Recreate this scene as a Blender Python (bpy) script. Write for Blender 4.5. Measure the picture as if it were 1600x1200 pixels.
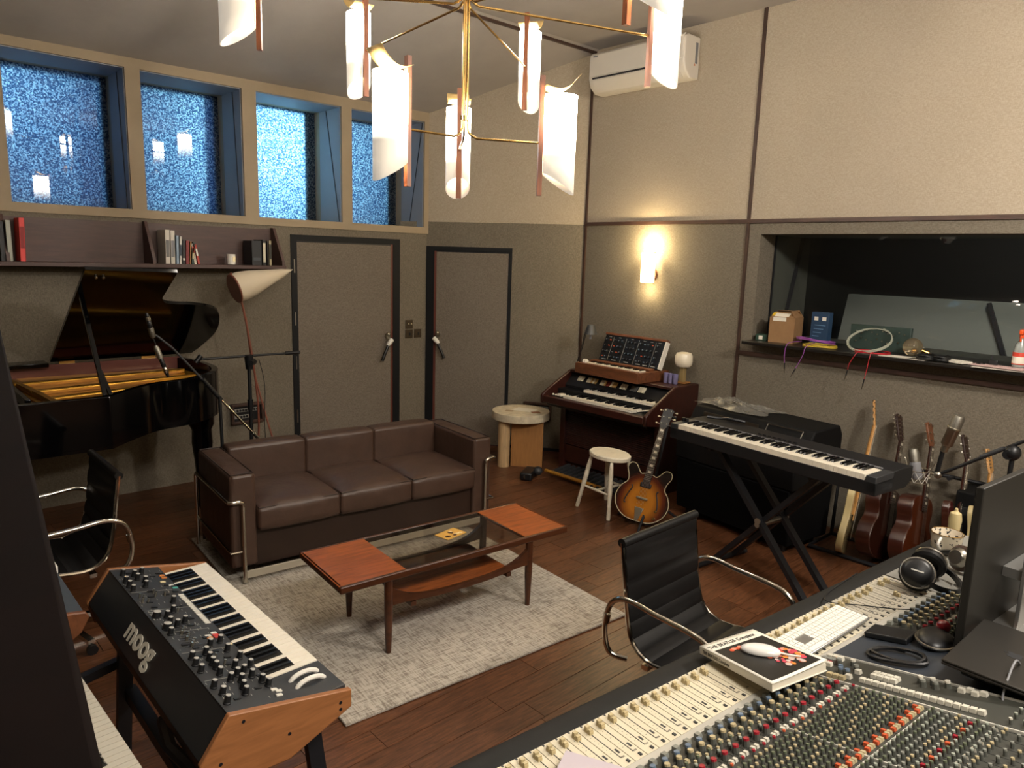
import bpy, bmesh, math, random
from mathutils import Vector, Matrix
S = bpy.context.scene
COL = S.collection
for o in list(bpy.data.objects): bpy.data.objects.remove(o)
PI = math.pi
R = math.radians
rnd = random.Random(7)

# ---------------------------------------------------------------- camera, world, lights, exposure
FPX, PITCH, ROLL, YAW, HC = 1125.0, R(9.93), R(1.76), R(47), 1.95
_f = Vector((math.cos(YAW)*math.cos(PITCH), math.sin(YAW)*math.cos(PITCH), -math.sin(PITCH)))
_r = Vector((math.sin(YAW), -math.cos(YAW), 0)); _u = _r.cross(_f)
_r2 = math.cos(ROLL)*_r + math.sin(ROLL)*_u; _u2 = -math.sin(ROLL)*_r + math.cos(ROLL)*_u
cd = bpy.data.cameras.new('camera'); cam = bpy.data.objects.new('camera', cd); COL.objects.link(cam)
cd.sensor_width = 36; cd.lens = FPX/1600*36; cd.clip_start = 0.02; cd.clip_end = 60
cam.matrix_world = Matrix(((_r2.x, _u2.x, -_f.x, 0), (_r2.y, _u2.y, -_f.y, 0), (_r2.z, _u2.z, -_f.z, HC), (0, 0, 0, 1)))
S.camera = cam
S.view_settings.view_transform = 'Standard'; S.view_settings.look = 'None'
S.view_settings.gamma = 1; S.view_settings.use_curve_mapping = False
S.view_settings.exposure = 1.55
w = bpy.data.worlds.new('dusk'); S.world = w; w.use_nodes = True
w.node_tree.nodes['Background'].inputs[0].default_value = (0.10, 0.24, 0.62, 1)
w.node_tree.nodes['Background'].inputs[1].default_value = 0.36
S.cycles.max_bounces = 7; S.cycles.diffuse_bounces = 4; S.cycles.glossy_bounces = 3
S.cycles.transmission_bounces = 6; S.cycles.transparent_max_bounces = 8
S.cycles.sample_clamp_indirect = 4.0; S.cycles.caustics_reflective = False; S.cycles.caustics_refractive = False
S.cycles.use_denoising = True

def light(name, kind, loc, energy, color, size=0.1, rot=None, sy=None):
    l = bpy.data.lights.new(name, kind); l.energy = energy; l.color = color
    if kind == 'AREA':
        l.size = size
        if sy: l.shape = 'RECTANGLE'; l.size_y = sy
    else: l.shadow_soft_size = size
    o = bpy.data.objects.new(name, l); COL.objects.link(o); o.location = loc
    if rot: o.rotation_euler = rot
    return o
WARM = (1.0, 0.80, 0.56)
# ceiling light over the mixing desk, behind and beside the photographer
light('desk_light', 'AREA', (1.0, -1.1, 3.7), 62, (1.0, 0.93, 0.84), 1.2, (0, 0, 0))
light('desk_chandelier', 'POINT', (3.52, -0.1, 2.95), 74, (1.0, 0.93, 0.83), 0.11)
# street lamps outside the patterned windows
light('street_lamp', 'POINT', (3.12, 7.25, 2.9), 58, (0.55, 0.90, 1.0), 0.15)
light('street_lamp', 'POINT', (0.65, 7.3, 3.2), 24, (0.5, 0.8, 1.0), 0.15)

# ---------------------------------------------------------------- materials
def lin(c):
    if isinstance(c, str):
        c = [int(c[i:i+2], 16)/255 for i in (0, 2, 4)]
        return tuple((x/12.92 if x <= .04045 else ((x+.055)/1.055)**2.4) for x in c)
    return tuple(c)
MATS = {}
def mat(name, col, rough=.5, metal=0., **k):
    """k: noise(scale, amount) colour variation; bump(scale, strength); rand per-object; emit; coat; spec; trans"""
    if name in MATS: return MATS[name]
    m = bpy.data.materials.new(name); m.use_nodes = True; MATS[name] = m
    nt = m.node_tree; N = nt.nodes; L = nt.links; b = N['Principled BSDF']
    c = lin(col)
    b.inputs['Base Color'].default_value = (*c, 1); b.inputs['Roughness'].default_value = rough
    b.inputs['Metallic'].default_value = metal
    if 'spec' in k: b.inputs['Specular IOR Level'].default_value = k['spec']
    if 'coat' in k: b.inputs['Coat Weight'].default_value = k['coat']; b.inputs['Coat Roughness'].default_value = .06
    if 'sheen' in k: b.inputs['Sheen Weight'].default_value = k['sheen']
    if 'trans' in k: b.inputs['Transmission Weight'].default_value = k['trans']; b.inputs['IOR'].default_value = k.get('ior', 1.45)
    if 'alpha' in k: b.inputs['Alpha'].default_value = k['alpha']
    if 'emit' in k:
        b.inputs['Emission Color'].default_value = (*lin(k['emit'][0]), 1); b.inputs['Emission Strength'].default_value = k['emit'][1]
    if 'noise' in k or 'rand' in k or 'grain' in k or 'bump' in k:
        tc = N.new('ShaderNodeTexCoord'); mp = N.new('ShaderNodeMapping'); L.new(tc.outputs['Object'], mp.inputs[0])
        mp.inputs['Scale'].default_value = k.get('stretch', (1, 1, 1))
        if 'rand' in k or 'grain' in k:
            oi = N.new('ShaderNodeObjectInfo'); cm = N.new('ShaderNodeVectorMath'); cm.operation = 'SCALE'
            cv = N.new('ShaderNodeCombineXYZ'); L.new(oi.outputs['Random'], cv.inputs[0]); L.new(oi.outputs['Random'], cv.inputs[1])
            L.new(cv.outputs[0], cm.inputs[0]); cm.inputs['Scale'].default_value = 31.0
            L.new(cm.outputs[0], mp.inputs['Location'])
    last = None
    if 'noise' in k or 'grain' in k:
        sc, am = k.get('noise') or k.get('grain')
        nz = N.new('ShaderNodeTexNoise'); nz.inputs['Scale'].default_value = sc; nz.inputs['Detail'].default_value = 5
        nz.inputs['Roughness'].default_value = .62
        if 'grain' in k: nz.inputs['Distortion'].default_value = k.get('dist', .6)
        L.new(mp.outputs[0], nz.inputs['Vector'])
        rp = N.new('ShaderNodeValToRGB'); e = rp.color_ramp.elements
        e[0].position = .32; e[1].position = .70
        e[0].color = (*[x*(1-am) for x in c], 1); e[1].color = (*[min(1, x*(1+am)) for x in (lin(k['col2']) if 'col2' in k else c)], 1)
        L.new(nz.outputs['Fac'], rp.inputs[0]); last = rp.outputs[0]
    if 'rand' in k:
        oi2 = N.new('ShaderNodeObjectInfo'); mr = N.new('ShaderNodeMapRange')
        mr.inputs['To Min'].default_value = 1-k['rand']; mr.inputs['To Max'].default_value = 1+k['rand']
        L.new(oi2.outputs['Random'], mr.inputs['Value'])
        hs = N.new('ShaderNodeHueSaturation'); hs.inputs['Color'].default_value = (*c, 1)
        if last: L.new(last, hs.inputs['Color'])
        L.new(mr.outputs[0], hs.inputs['Value']); last = hs.outputs[0]
    if last: L.new(last, b.inputs['Base Color'])
    if 'bump' in k:
        sc, st = k['bump']; n2 = N.new('ShaderNodeTexNoise'); n2.inputs['Scale'].default_value = sc; n2.inputs['Detail'].default_value = 3
        L.new(mp.outputs[0], n2.inputs['Vector'])
        bp = N.new('ShaderNodeBump'); bp.inputs['Strength'].default_value = st; bp.inputs['Distance'].default_value = k.get('bd', .002)
        L.new(n2.outputs['Fac'], bp.inputs['Height']); L.new(bp.outputs[0], b.inputs['Normal'])
    return m

def weave(name, c1, c2, scale=420, rough=.95, bump=.35):
    """woven cloth: two crossed wave bands plus noise"""
    m = mat(name, c1, rough, spec=.15); nt = m.node_tree; N = nt.nodes; L = nt.links; b = N['Principled BSDF']
    tc = N.new('ShaderNodeTexCoord')
    outs = []
    for st in ((1, 1, .12), (.12, .12, 1)):
        mp = N.new('ShaderNodeMapping'); mp.inputs['Scale'].default_value = st; L.new(tc.outputs['Object'], mp.inputs[0])
        nz = N.new('ShaderNodeTexNoise'); nz.inputs['Scale'].default_value = scale; nz.inputs['Detail'].default_value = 2
        L.new(mp.outputs[0], nz.inputs['Vector']); outs.append(nz.outputs['Fac'])
    ad = N.new('ShaderNodeMath'); ad.operation = 'ADD'; L.new(outs[0], ad.inputs[0]); L.new(outs[1], ad.inputs[1])
    big = N.new('ShaderNodeTexNoise'); big.inputs['Scale'].default_value = 1.7; L.new(tc.outputs['Object'], big.inputs['Vector'])
    a2 = N.new('ShaderNodeMath'); a2.operation = 'MULTIPLY_ADD'; L.new(big.outputs['Fac'], a2.inputs[0]); a2.inputs[1].default_value = .18
    L.new(ad.outputs[0], a2.inputs[2])
    rp = N.new('ShaderNodeValToRGB'); rp.color_ramp.elements[0].position = .82; rp.color_ramp.elements[1].position = 1.0
    mr = N.new('ShaderNodeMath'); mr.operation = 'MULTIPLY'; mr.inputs[1].default_value = .83; L.new(a2.outputs[0], mr.inputs[0])
    rp.color_ramp.elements[0].color = (*lin(c1), 1); rp.color_ramp.elements[1].color = (*lin(c2), 1)
    L.new(mr.outputs[0], rp.inputs[0]); L.new(rp.outputs[0], b.inputs['Base Color'])
    bp = N.new('ShaderNodeBump'); bp.inputs['Strength'].default_value = bump; bp.inputs['Distance'].default_value = .001
    L.new(ad.outputs[0], bp.inputs['Height']); L.new(bp.outputs[0], b.inputs['Normal'])
    return m

def shade_mat(name, z0, z1, lo, hi, col):
    """lit glass lamp shade: bulb sits in the upper half, so it gives off more light there"""
    m = mat(name, 'f4ead6', .4); nt = m.node_tree; N = nt.nodes; L = nt.links; b = N['Principled BSDF']
    tc = N.new('ShaderNodeTexCoord'); sx = N.new('ShaderNodeSeparateXYZ'); L.new(tc.outputs['Object'], sx.inputs[0])
    mr = N.new('ShaderNodeMapRange'); mr.interpolation_type = 'SMOOTHSTEP'
    mr.inputs['From Min'].default_value = z0; mr.inputs['From Max'].default_value = z1
    mr.inputs['To Min'].default_value = lo; mr.inputs['To Max'].default_value = hi
    L.new(sx.outputs[2], mr.inputs['Value']); L.new(mr.outputs[0], b.inputs['Emission Strength'])
    b.inputs['Emission Color'].default_value = (*col, 1)
    return m

fab_dark = weave('dark_taupe_fabric', '686053', '7c7467')
fab_light = weave('beige_fabric', 'a19481', 'b2a592')
fab_door = weave('door_fabric', '6b6156', '7e766b')
ceil_m = mat('ceiling_plaster', 'a09890', .9, noise=(2.5, .06))
m_reveal = mat('grey_reveal_paint', '8f9195', .6)
m_beige = mat('beige_window_frame', '9c8b72', .7, noise=(6, .05))
m_trimwood = mat('trim_walnut', '402d24', .45, grain=(9, .35), stretch=(6, 6, .7))
m_black = mat('black_paint', '15161a', .45)
m_blackfr = mat('black_door_frame', '0e0f12', .6, spec=.3)
m_red_strip = mat('mahogany_lipping', '5c3026', .5)
m_plank = mat('oak_plank', '4c2c18', .36, grain=(7, .38), rand=.22, stretch=(1.3, 11, 11), col2='603c26', bump=(60, .15))
m_sub = mat('dark_joint', '160b06', .8)
m_chrome = mat('chrome', 'd6d2c8', .12, 1.)
m_steel = mat('brushed_steel', 'a9a59c', .3, 1.)
m_brass = mat('brass', 'c9a464', .22, 1.)
m_gold = mat('gold_plate', 'b98a35', .35, .85, noise=(4, .25))
m_lacq = mat('piano_lacquer', '040405', .09, spec=.35)
m_leather = mat('brown_leather', '47342a', .42, noise=(7, .14), bump=(11, .35), bd=.012)
m_leather2 = mat('brown_leather_dark', '2e2019', .4, noise=(7, .12), bump=(130, .12), bd=.001)
m_blkleather = mat('black_leather', '100f0f', .48, spec=.3, noise=(9, .2), bump=(150, .1), bd=.001)
m_teak = mat('teak', '8a4822', .3, grain=(5, .28), stretch=(1.2, 9, 9), coat=.25, col2='9a5224')
m_teakdark = mat('teak_dark', '442412', .32, grain=(5, .35), stretch=(1.5, 9, 9))
m_shelfwood = mat('shelf_wood', '4b352f', .5, grain=(5, .22), stretch=(1, 8, 8))
m_organ = mat('organ_mahogany', '33150f', .38, grain=(6, .3), stretch=(7, 1, 3))
m_walnut = mat('synth_walnut', '693f26', .42, grain=(6, .35), stretch=(7, 1, 5))
m_cherry = mat('synth_cherry', '93603a', .35, grain=(8, .16), stretch=(1, 6, 8))
m_glass = mat('clear_glass', (1, 1, 1), .02, trans=1.0)
m_ivory = mat('ivory_key', 'e9e0cd', .3, coat=.3)
m_ebony = mat('ebony_key', '0c0c0d', .25)
m_blkplas = mat('black_plastic', '111214', .4)
m_dgrey = mat('dark_grey_panel', '2b2c2e', .5)
m_grey = mat('grey_plastic', '77777a', .5)
m_white = mat('white_plastic', 'dcd8ce', .4)
m_whitepaint = mat('white_paint', 'd9cfb8', .5, noise=(14, .08))
m_travert = mat('pale_stone', 'c4b79c', .7, noise=(18, .18))
m_rod = mat('turned_pale_wood', 'b99a70', .6, grain=(7, .2), stretch=(8, 8, 1))
m_ochre = mat('ochre_wood', '9a6a38', .55, grain=(6, .15), stretch=(8, 8, 1))
m_paper = mat('paper', 'd9d3c4', .8)
m_cream = mat('cream_lacquer', 'b7a679', .25, coat=.5)
m_maple = mat('maple_neck', 'b6854a', .35, grain=(8, .15), stretch=(6, 6, 1))
m_mahog = mat('guitar_mahogany', '34150c', .28, coat=.5, grain=(6, .2), stretch=(6, 6, 1))
m_rose = mat('rosewood', '2c1a14', .5)
m_silverfab = mat('silver_mesh', '8e8a80', .35, .9, bump=(700, .6))
m_nickel = mat('satin_nickel', 'b8b1a0', .3, 1.)
m_card = mat('cardboard', '8c6a46', .85, noise=(12, .08))

# ---------------------------------------------------------------- mesh helpers
class MB:
    def __init__(s): s.bm = bmesh.new()
    def _xf(s, vs, M):
        if M is not None:
            for v in vs: v.co = M @ v.co
    def box(s, c, d, M=None, rz=0, taper=None):
        x, y, z = [q/2 for q in d]; vs = []
        for k in (-1, 1):
            for (i, j) in ((-1, -1), (1, -1), (1, 1), (-1, 1)):
                t = taper if (taper and k > 0) else 1
                vs.append(s.bm.verts.new((i*x*t, j*y*t, k*z)))
        for f in ((3, 2, 1, 0), (4, 5, 6, 7), (0, 1, 5, 4), (1, 2, 6, 5), (2, 3, 7, 6), (3, 0, 4, 7)):
            s.bm.faces.new([vs[i] for i in f])
        T = Matrix.Translation(c) @ Matrix.Rotation(rz, 4, 'Z')
        s._xf(vs, (M @ T) if M is not None else T); return s
    def bar(s, a, b, w, h, up=(0, 0, 1)):
        a = Vector(a); b = Vector(b); d = (b-a); L = d.length; d.normalize()
        upv = Vector(up)
        if abs(d.dot(upv)) > .98: upv = Vector((1, 0, 0))
        sd = d.cross(upv).normalized(); u2 = sd.cross(d)
        M = Matrix((( d.x, sd.x, u2.x, (a.x+b.x)/2), (d.y, sd.y, u2.y, (a.y+b.y)/2), (d.z, sd.z, u2.z, (a.z+b.z)/2), (0, 0, 0, 1)))
        return s.box((0, 0, 0), (L, w, h), M)
    def ring(s, c, ax, r, n, ry=None, ref=None):
        ax = Vector(ax).normalized(); t = Vector(ref) if ref else Vector((0, 0, 1))
        if abs(ax.dot(t)) > .95: t = Vector((1, 0, 0))
        u = ax.cross(t).normalized(); v = ax.cross(u)
        return [s.bm.verts.new(Vector(c)+u*math.cos(2*PI*i/n)*r+v*math.sin(2*PI*i/n)*(ry or r)) for i in range(n)]
    def skin(s, rings, caps=True, closed=False):
        n = len(rings[0])
        for a, b in list(zip(rings, rings[1:])) + ([(rings[-1], rings[0])] if closed else []):
            for i in range(n):
                try: s.bm.faces.new((a[i], a[(i+1) % n], b[(i+1) % n], b[i]))
                except ValueError: pass
        if caps and not closed:
            s.bm.faces.new(list(reversed(rings[0]))); s.bm.faces.new(rings[-1])
        return s
    def cyl(s, a, b, r0, r1=None, n=16, caps=True):
        d = Vector(b)-Vector(a); return s.skin([s.ring(a, d, r0, n), s.ring(b, d, r0 if r1 is None else max(r1, 1e-4), n)], caps)
    def lathe(s, prof, c=(0, 0, 0), n=24, M=None, caps=True):
        rings = [[s.bm.verts.new(Vector((max(r, 1e-4)*math.cos(2*PI*i/n)+c[0], max(r, 1e-4)*math.sin(2*PI*i/n)+c[1], z+c[2]))) for i in range(n)] for r, z in prof]
        for q in rings: s._xf(q, M)
        return s.skin(rings, caps)
    def tube(s, pts, r, n=8, closed=False, caps=True, rr=None):
        P = [Vector(p) for p in pts]; rings = []
        ref = None
        for i, p in enumerate(P):
            if closed: d = P[(i+1) % len(P)]-P[i-1]
            else: d = P[min(i+1, len(P)-1)]-P[max(i-1, 0)]
            d.normalize()
            if ref is None: ref = Vector((0, 0, 1)) if abs(d.z) < .9 else Vector((1, 0, 0))
            u = (ref - d*ref.dot(d)).normalized(); ref = u; v = d.cross(u)
            q = rr[i] if rr else r
            rings.append([s.bm.verts.new(p+u*math.cos(2*PI*k/n)*q+v*math.sin(2*PI*k/n)*q) for k in range(n)])
        return s.skin(rings, caps, closed)
    def prism(s, poly, z0, z1, M=None):
        a = [s.bm.verts.new((x, y, z0)) for x, y in poly]; b = [s.bm.verts.new((x, y, z1)) for x, y in poly]
        s._xf(a+b, M); n = len(poly)
        s.bm.faces.new(list(reversed(a))); s.bm.faces.new(b)
        for i in range(n): s.bm.faces.new((a[i], a[(i+1) % n], b[(i+1) % n], b[i]))
        return s
    def ball(s, c, r, sc=(1, 1, 1), n=16, m=10, M=None):
        T = Matrix.Translation(c)
        prof = [(math.sin(PI*i/m), -math.cos(PI*i/m)) for i in range(m+1)]
        rings = [[s.bm.verts.new((max(q, 1e-3)*r*sc[0]*math.cos(2*PI*k/n), max(q, 1e-3)*r*sc[1]*math.sin(2*PI*k/n), z*r*sc[2])) for k in range(n)] for q, z in prof]
        for q in rings: s._xf(q, (M @ T) if M is not None else T)
        return s.skin(rings, True)
    def grid(s, fn, nu, nv, thick=0, closed_u=False):
        V = [[s.bm.verts.new(fn(i/nu, j/nv)) for j in range(nv+1)] for i in range(nu+1)]
        for i in range(nu):
            for j in range(nv): s.bm.faces.new((V[i][j], V[i+1][j], V[i+1][j+1], V[i][j+1]))
        if thick: s.solid = thick
        return s
    def mesh(s, name, m, smooth=True, ang=38):
        bmesh.ops.recalc_face_normals(s.bm, faces=s.bm.faces)
        if smooth:
            ca = R(ang)
            for f in s.bm.faces: f.smooth = True
            for e in s.bm.edges:
                if len(e.link_faces) == 2 and e.calc_face_angle(0) > ca: e.smooth = False
        me = bpy.data.meshes.new(name); s.bm.to_mesh(me); s.bm.free()
        for q in (m if isinstance(m, (list, tuple)) else [m]): me.materials.append(q)
        return me
    def build(s, name, m, parent=None, bevel=0, seg=2, loc=None, rz=0, smooth=True, ang=38, thick=0, sub=0):
        th = thick or getattr(s, 'solid', 0)
        o = bpy.data.objects.new(name, s.mesh(name, m, smooth, ang)); COL.objects.link(o)
        if parent is not None: o.parent = parent
        if loc: o.location = loc
        if rz: o.rotation_euler[2] = rz
        if th:
            q = o.modifiers.new('solid', 'SOLIDIFY'); q.thickness = th; q.offset = 0
        if bevel:
            q = o.modifiers.new('bevel', 'BEVEL'); q.width = bevel; q.segments = seg; q.limit_method = 'ANGLE'; q.angle_limit = R(40)
        if sub:
            q = o.modifiers.new('sub', 'SUBSURF'); q.levels = sub; q.render_levels = sub
        return o
def place(name, me, parent, loc, rot=(0, 0, 0), scale=None):
    o = bpy.data.objects.new(name, me); COL.objects.link(o); o.parent = parent; o.location = loc; o.rotation_euler = rot
    if scale: o.scale = scale
    return o
def thing(name, label, cat, loc=(0, 0, 0), rz=0, group=None):
    o = bpy.data.objects.new(name, None); COL.objects.link(o); o.empty_display_size = .05
    o.location = loc; o.rotation_euler[2] = rz; o['label'] = label; o['category'] = cat
    if group: o['group'] = group
    return o
def tag(o, label, cat, group=None):
    o['label'] = label; o['category'] = cat
    if group: o['group'] = group
    return o
def st(o, kind='structure'): o['kind'] = kind; return o
def dup(o, parent=None):
    c = o.copy(); COL.objects.link(c)
    if parent is not None: c.parent = parent
    for ch in list(o.children): dup(ch, c)
    return c
def text(name, body, size, m, parent, M, ext=.0004, shear=0, align='LEFT', sx=1, bold=0):
    """lettering: a font curve turned into a mesh so that it is real, thin geometry"""
    cu = bpy.data.curves.new(name, 'FONT'); cu.body = body; cu.size = size; cu.extrude = ext; cu.shear = shear; cu.align_x = align; cu.offset = bold
    t = bpy.data.objects.new(name, cu); COL.objects.link(t)
    me = bpy.data.meshes.new_from_object(t); bpy.data.objects.remove(t)
    me.transform(Matrix.Diagonal((sx, 1, 1, 1))); me.transform(M); me.materials.append(m)
    o = bpy.data.objects.new(name, me); COL.objects.link(o); o.parent = parent
    return o
def cat_curve(pts, n=8, closed=False):
    """Catmull-Rom through points"""
    P = [Vector(p) for p in pts]; out = []; N = len(P)
    rng = range(N if closed else N-1)
    for i in rng:
        g = (lambda k: P[k % N]) if closed else (lambda k: P[max(0, min(N-1, k))])
        a, b, c, d = g(i-1), g(i), g(i+1), g(i+2)
        for j in range(n):
            t = j/n
            out.append(.5*((2*b)+(-a+c)*t+(2*a-5*b+4*c-d)*t*t+(-a+3*b-3*c+d)*t**3))
    if not closed: out.append(P[-1])
    return out
# ---------------------------------------------------------------- room shell
XR, YL = 5.362, 6.109
ML, MR = Vector((4.445, YL, 0)), Vector((XR, 4.775, 0))
MD = (MR-ML).normalized(); MN = Vector((-MD.y, MD.x, 0))      # MN points out of the room
X0, Y0 = -2.2, -2.6

fl = st(MB().box((1.581, 1.755, -.07), (7.7, 8.8, .12)).build('floor', m_sub))
# planks: boards laid along X with staggered ends, thin recessed joints
PW = .135
lens = [.62, .85, 1.1, 1.35, 1.6]
plank_me = {}
for L_ in lens:
    plank_me[L_] = MB().box((L_/2, 0, -.006), (L_-.003, PW-.003, .012)).mesh('plank', m_plank)
y = .72; row = 0; made = 0
while y < YL:
    xs = .1 if y < 3 else (-.3 if y > 5 else .0)
    x = xs - rnd.random()*1.2
    xe = XR if y < MR.y else XR-(y-MR.y)/(YL-MR.y)*(XR-ML.x)
    while x < xe:
        L_ = rnd.choice(lens)
        if x+L_ > xe+.02: L_ = min([q for q in lens if x+q >= xe-.0] or [lens[-1]])
        if x+L_ > xs+.15 and not (y < 1.0 and x+L_ < 1.0):
            x1 = x
            if x+L_ > xe: 
                o = MB().box(((x1+xe)/2, 0, -.006), (xe-x1, PW-.003, .012)).build('plank', m_plank, fl, loc=(0, y+PW/2, .001)) if xe-x1 > .03 else None
            else: o = place('plank', plank_me[L_], fl, (x1, y+PW/2, .001))
            made += 1
        x += L_
    y += PW
st(MB().box((1.58, -1.0, -.006), (7.6, 3.4, .014)).build('trim_9', m_plank))

# ---- ceiling: flat part, fold with dark trim, slope down to the window wall
zc = 3.90
cb = MB()
P_ = [(X0, Y0, 3.9), (XR+.02, Y0, 3.9), (XR+.02, 4.70, 3.87), (X0, 4.70, 3.80)]
Q_ = [(X0, 4.70, 3.80), (XR+.02, 4.70, 3.87), (XR+.02, YL+.05, 3.325), (X0, YL+.05, 3.27)]
for q in (P_, Q_):
    a = [cb.bm.verts.new(v) for v in q]; b = [cb.bm.verts.new((v[0], v[1], v[2]+.12)) for v in q]
    cb.bm.faces.new(a); cb.bm.faces.new(list(reversed(b)))
    for i in range(4): cb.bm.faces.new((a[i], a[(i+1) % 4], b[(i+1) % 4], b[i]))
st(cb.build('ceiling', ceil_m, smooth=False))
st(MB().bar((X0, 4.745, 3.775), (XR, 4.745, 3.85), .03, .02).build('trim_1', m_trimwood))

# ---- window wall (wall_left)
wl = MB()
wl.box(((X0+2.959)/2, YL+.3, 1.081), (2.959-X0, .6, 2.163)); wl.box(((4.111+4.60)/2, YL+.3, 1.081), (4.60-4.111, .6, 2.163))
wl.box(((2.959+4.111)/2, YL+.3, 2.13), (4.111-2.959, .6, .066))
wleft = st(wl.build('wall_left', fab_dark, smooth=False))
WX = [(.92, 1.685), (1.79, 2.56), (2.68, 3.475), (3.58, 4.40)]
zb, zt = 2.228, 3.25
bz = MB(); D_ = .6; yb = YL-.012
bz.box(((X0+4.455)/2, yb+D_/2, (2.163+zb)/2), (4.455-X0, D_, zb-2.163))
bz.box(((X0+4.455)/2, yb+D_/2, (zt+3.36)/2), (4.455-X0, D_, 3.36-zt))
prev = X0
for a, b in WX+[(4.455, 9)]:
    bz.box(((prev+a)/2, yb+D_/2, (zb+zt)/2), (a-prev, D_, zt-zb)); prev = b
st(bz.build('wall_window_band', m_beige, smooth=False), 'structure').name = 'trim_2'
# textured glass: hammered relief, sparkle of the street light painted into its tint
gm = bpy.data.materials.new('hammered_glass'); gm.use_nodes = True; nt = gm.node_tree; N = nt.nodes; L = nt.links
N.clear(); out = N.new('ShaderNodeOutputMaterial'); tc = N.new('ShaderNodeTexCoord')
vo = N.new('ShaderNodeTexNoise'); vo.inputs['Scale'].default_value = 95; vo.inputs['Detail'].default_value = 2; vo.inputs['Roughness'].default_value = .6; L.new(tc.outputs['Object'], vo.inputs['Vector'])
rp = N.new('ShaderNodeValToRGB'); rp.color_ramp.elements[0].position = .46; rp.color_ramp.elements[1].position = .60
rp.color_ramp.elements[0].color = (.06, .13, .24, 1); rp.color_ramp.elements[1].color = (.85, .98, 1, 1); L.new(vo.outputs['Fac'], rp.inputs[0])
tr = N.new('ShaderNodeBsdfTranslucent'); L.new(rp.outputs[0], tr.inputs[0])
gl = N.new('ShaderNodeBsdfGlossy'); gl.inputs['Roughness'].default_value = .25; gl.inputs[0].default_value = (.25, .3, .36, 1)
bp = N.new('ShaderNodeBump'); bp.inputs['Strength'].default_value = .8; bp.inputs['Distance'].default_value = .01; L.new(vo.outputs['Fac'], bp.inputs['Height']); L.new(bp.outputs[0], gl.inputs['Normal'])
mx = N.new('ShaderNodeMixShader'); mx.inputs[0].default_value = .06; L.new(tr.outputs[0], mx.inputs[1]); L.new(gl.outputs[0], mx.inputs[2])
L.new(mx.outputs[0], out.inputs[0])
# smooth inner pane that mirrors the lamps a little
ig = bpy.data.materials.new('inner_pane'); ig.use_nodes = True; nt = ig.node_tree; N = nt.nodes; L = nt.links; N.clear()
out = N.new('ShaderNodeOutputMaterial'); tp = N.new('ShaderNodeBsdfTransparent'); g2 = N.new('ShaderNodeBsdfGlossy'); g2.inputs['Roughness'].default_value = .01
fr = N.new('ShaderNodeFresnel'); fr.inputs[0].default_value = 1.5; mx = N.new('ShaderNodeMixShader')
ge = N.new('ShaderNodeNewGeometry'); m1 = N.new('ShaderNodeMath'); m1.operation = 'MULTIPLY_ADD'; L.new(ge.outputs['Backfacing'], m1.inputs[0]); m1.inputs[1].default_value = -1; m1.inputs[2].default_value = 1
m2_ = N.new('ShaderNodeMath'); m2_.operation = 'MULTIPLY'; L.new(fr.outputs[0], m2_.inputs[0]); L.new(m1.outputs[0], m2_.inputs[1])
L.new(m2_.outputs[0], mx.inputs[0]); L.new(tp.outputs[0], mx.inputs[1]); L.new(g2.outputs[0], mx.inputs[2]); L.new(mx.outputs[0], out.inputs[0])
pane_m = ig
m_blueframe = mat('steel_window_frame', '3c434c', .5)
for i, (a, b) in enumerate(WX):
    wdw = st(MB().box(((a+b)/2, YL+.56, zt-.02), (b-a, .05, .04)).box(((a+b)/2, YL+.56, zb+.012), (b-a, .05, .024)).box((b-.03-.03*(i > 1), YL+.54, (zb+zt)/2), (.05+.05*(i > 1), .06, zt-zb)).box((a+.01, YL+.56, (zb+zt)/2), (.02, .05, zt-zb)).build('window_%d' % (i+1), m_blueframe, smooth=False))
    MB().box(((a+b)/2, YL+.50, (zb+zt)/2), (b-a-.004, .008, zt-zb-.004)).build('pane', gm, wdw, smooth=False)['label'] = 'backlit hammered glass pane'
    MB().box(((a+b)/2, YL+.40, (zb+zt)/2), (b-a-.004, .004, zt-zb-.004)).build('inner_pane', pane_m, wdw, smooth=False)['label'] = 'smooth clear inner pane'
    # painted lining of the reveal with its open seams
    ln = MB(); t_ = .006
    ln.box((b-t_/2, YL+.20, (zb+zt)/2), (t_, .38, zt-zb)); ln.box(((a+b)/2, YL+.20, zt-t_/2), (b-a, .38, t_)); ln.box((a+t_/2, YL+.20, (zb+zt)/2), (t_, .38, zt-zb))
    ln.build('reveal_lining', m_reveal, wdw, smooth=False)
    sx_ = b-t_-.002
    if i == 3: s0, s1 = (sx_, YL+.02, zt-.01), (sx_, YL+.24, zb+.005)
    elif i == 2: s0, s1 = (sx_, YL+.26, zt-.01), (sx_, YL+.03, zb+.005)
    else: s0, s1 = (sx_, YL+.16, zt-.01), (sx_, YL+.08, zb+.005)
    MB().bar(s0, s1, .004, .008, up=(1, 0, 0)).build('seam', m_black, wdw)

def wall_y(x): return YL
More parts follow.
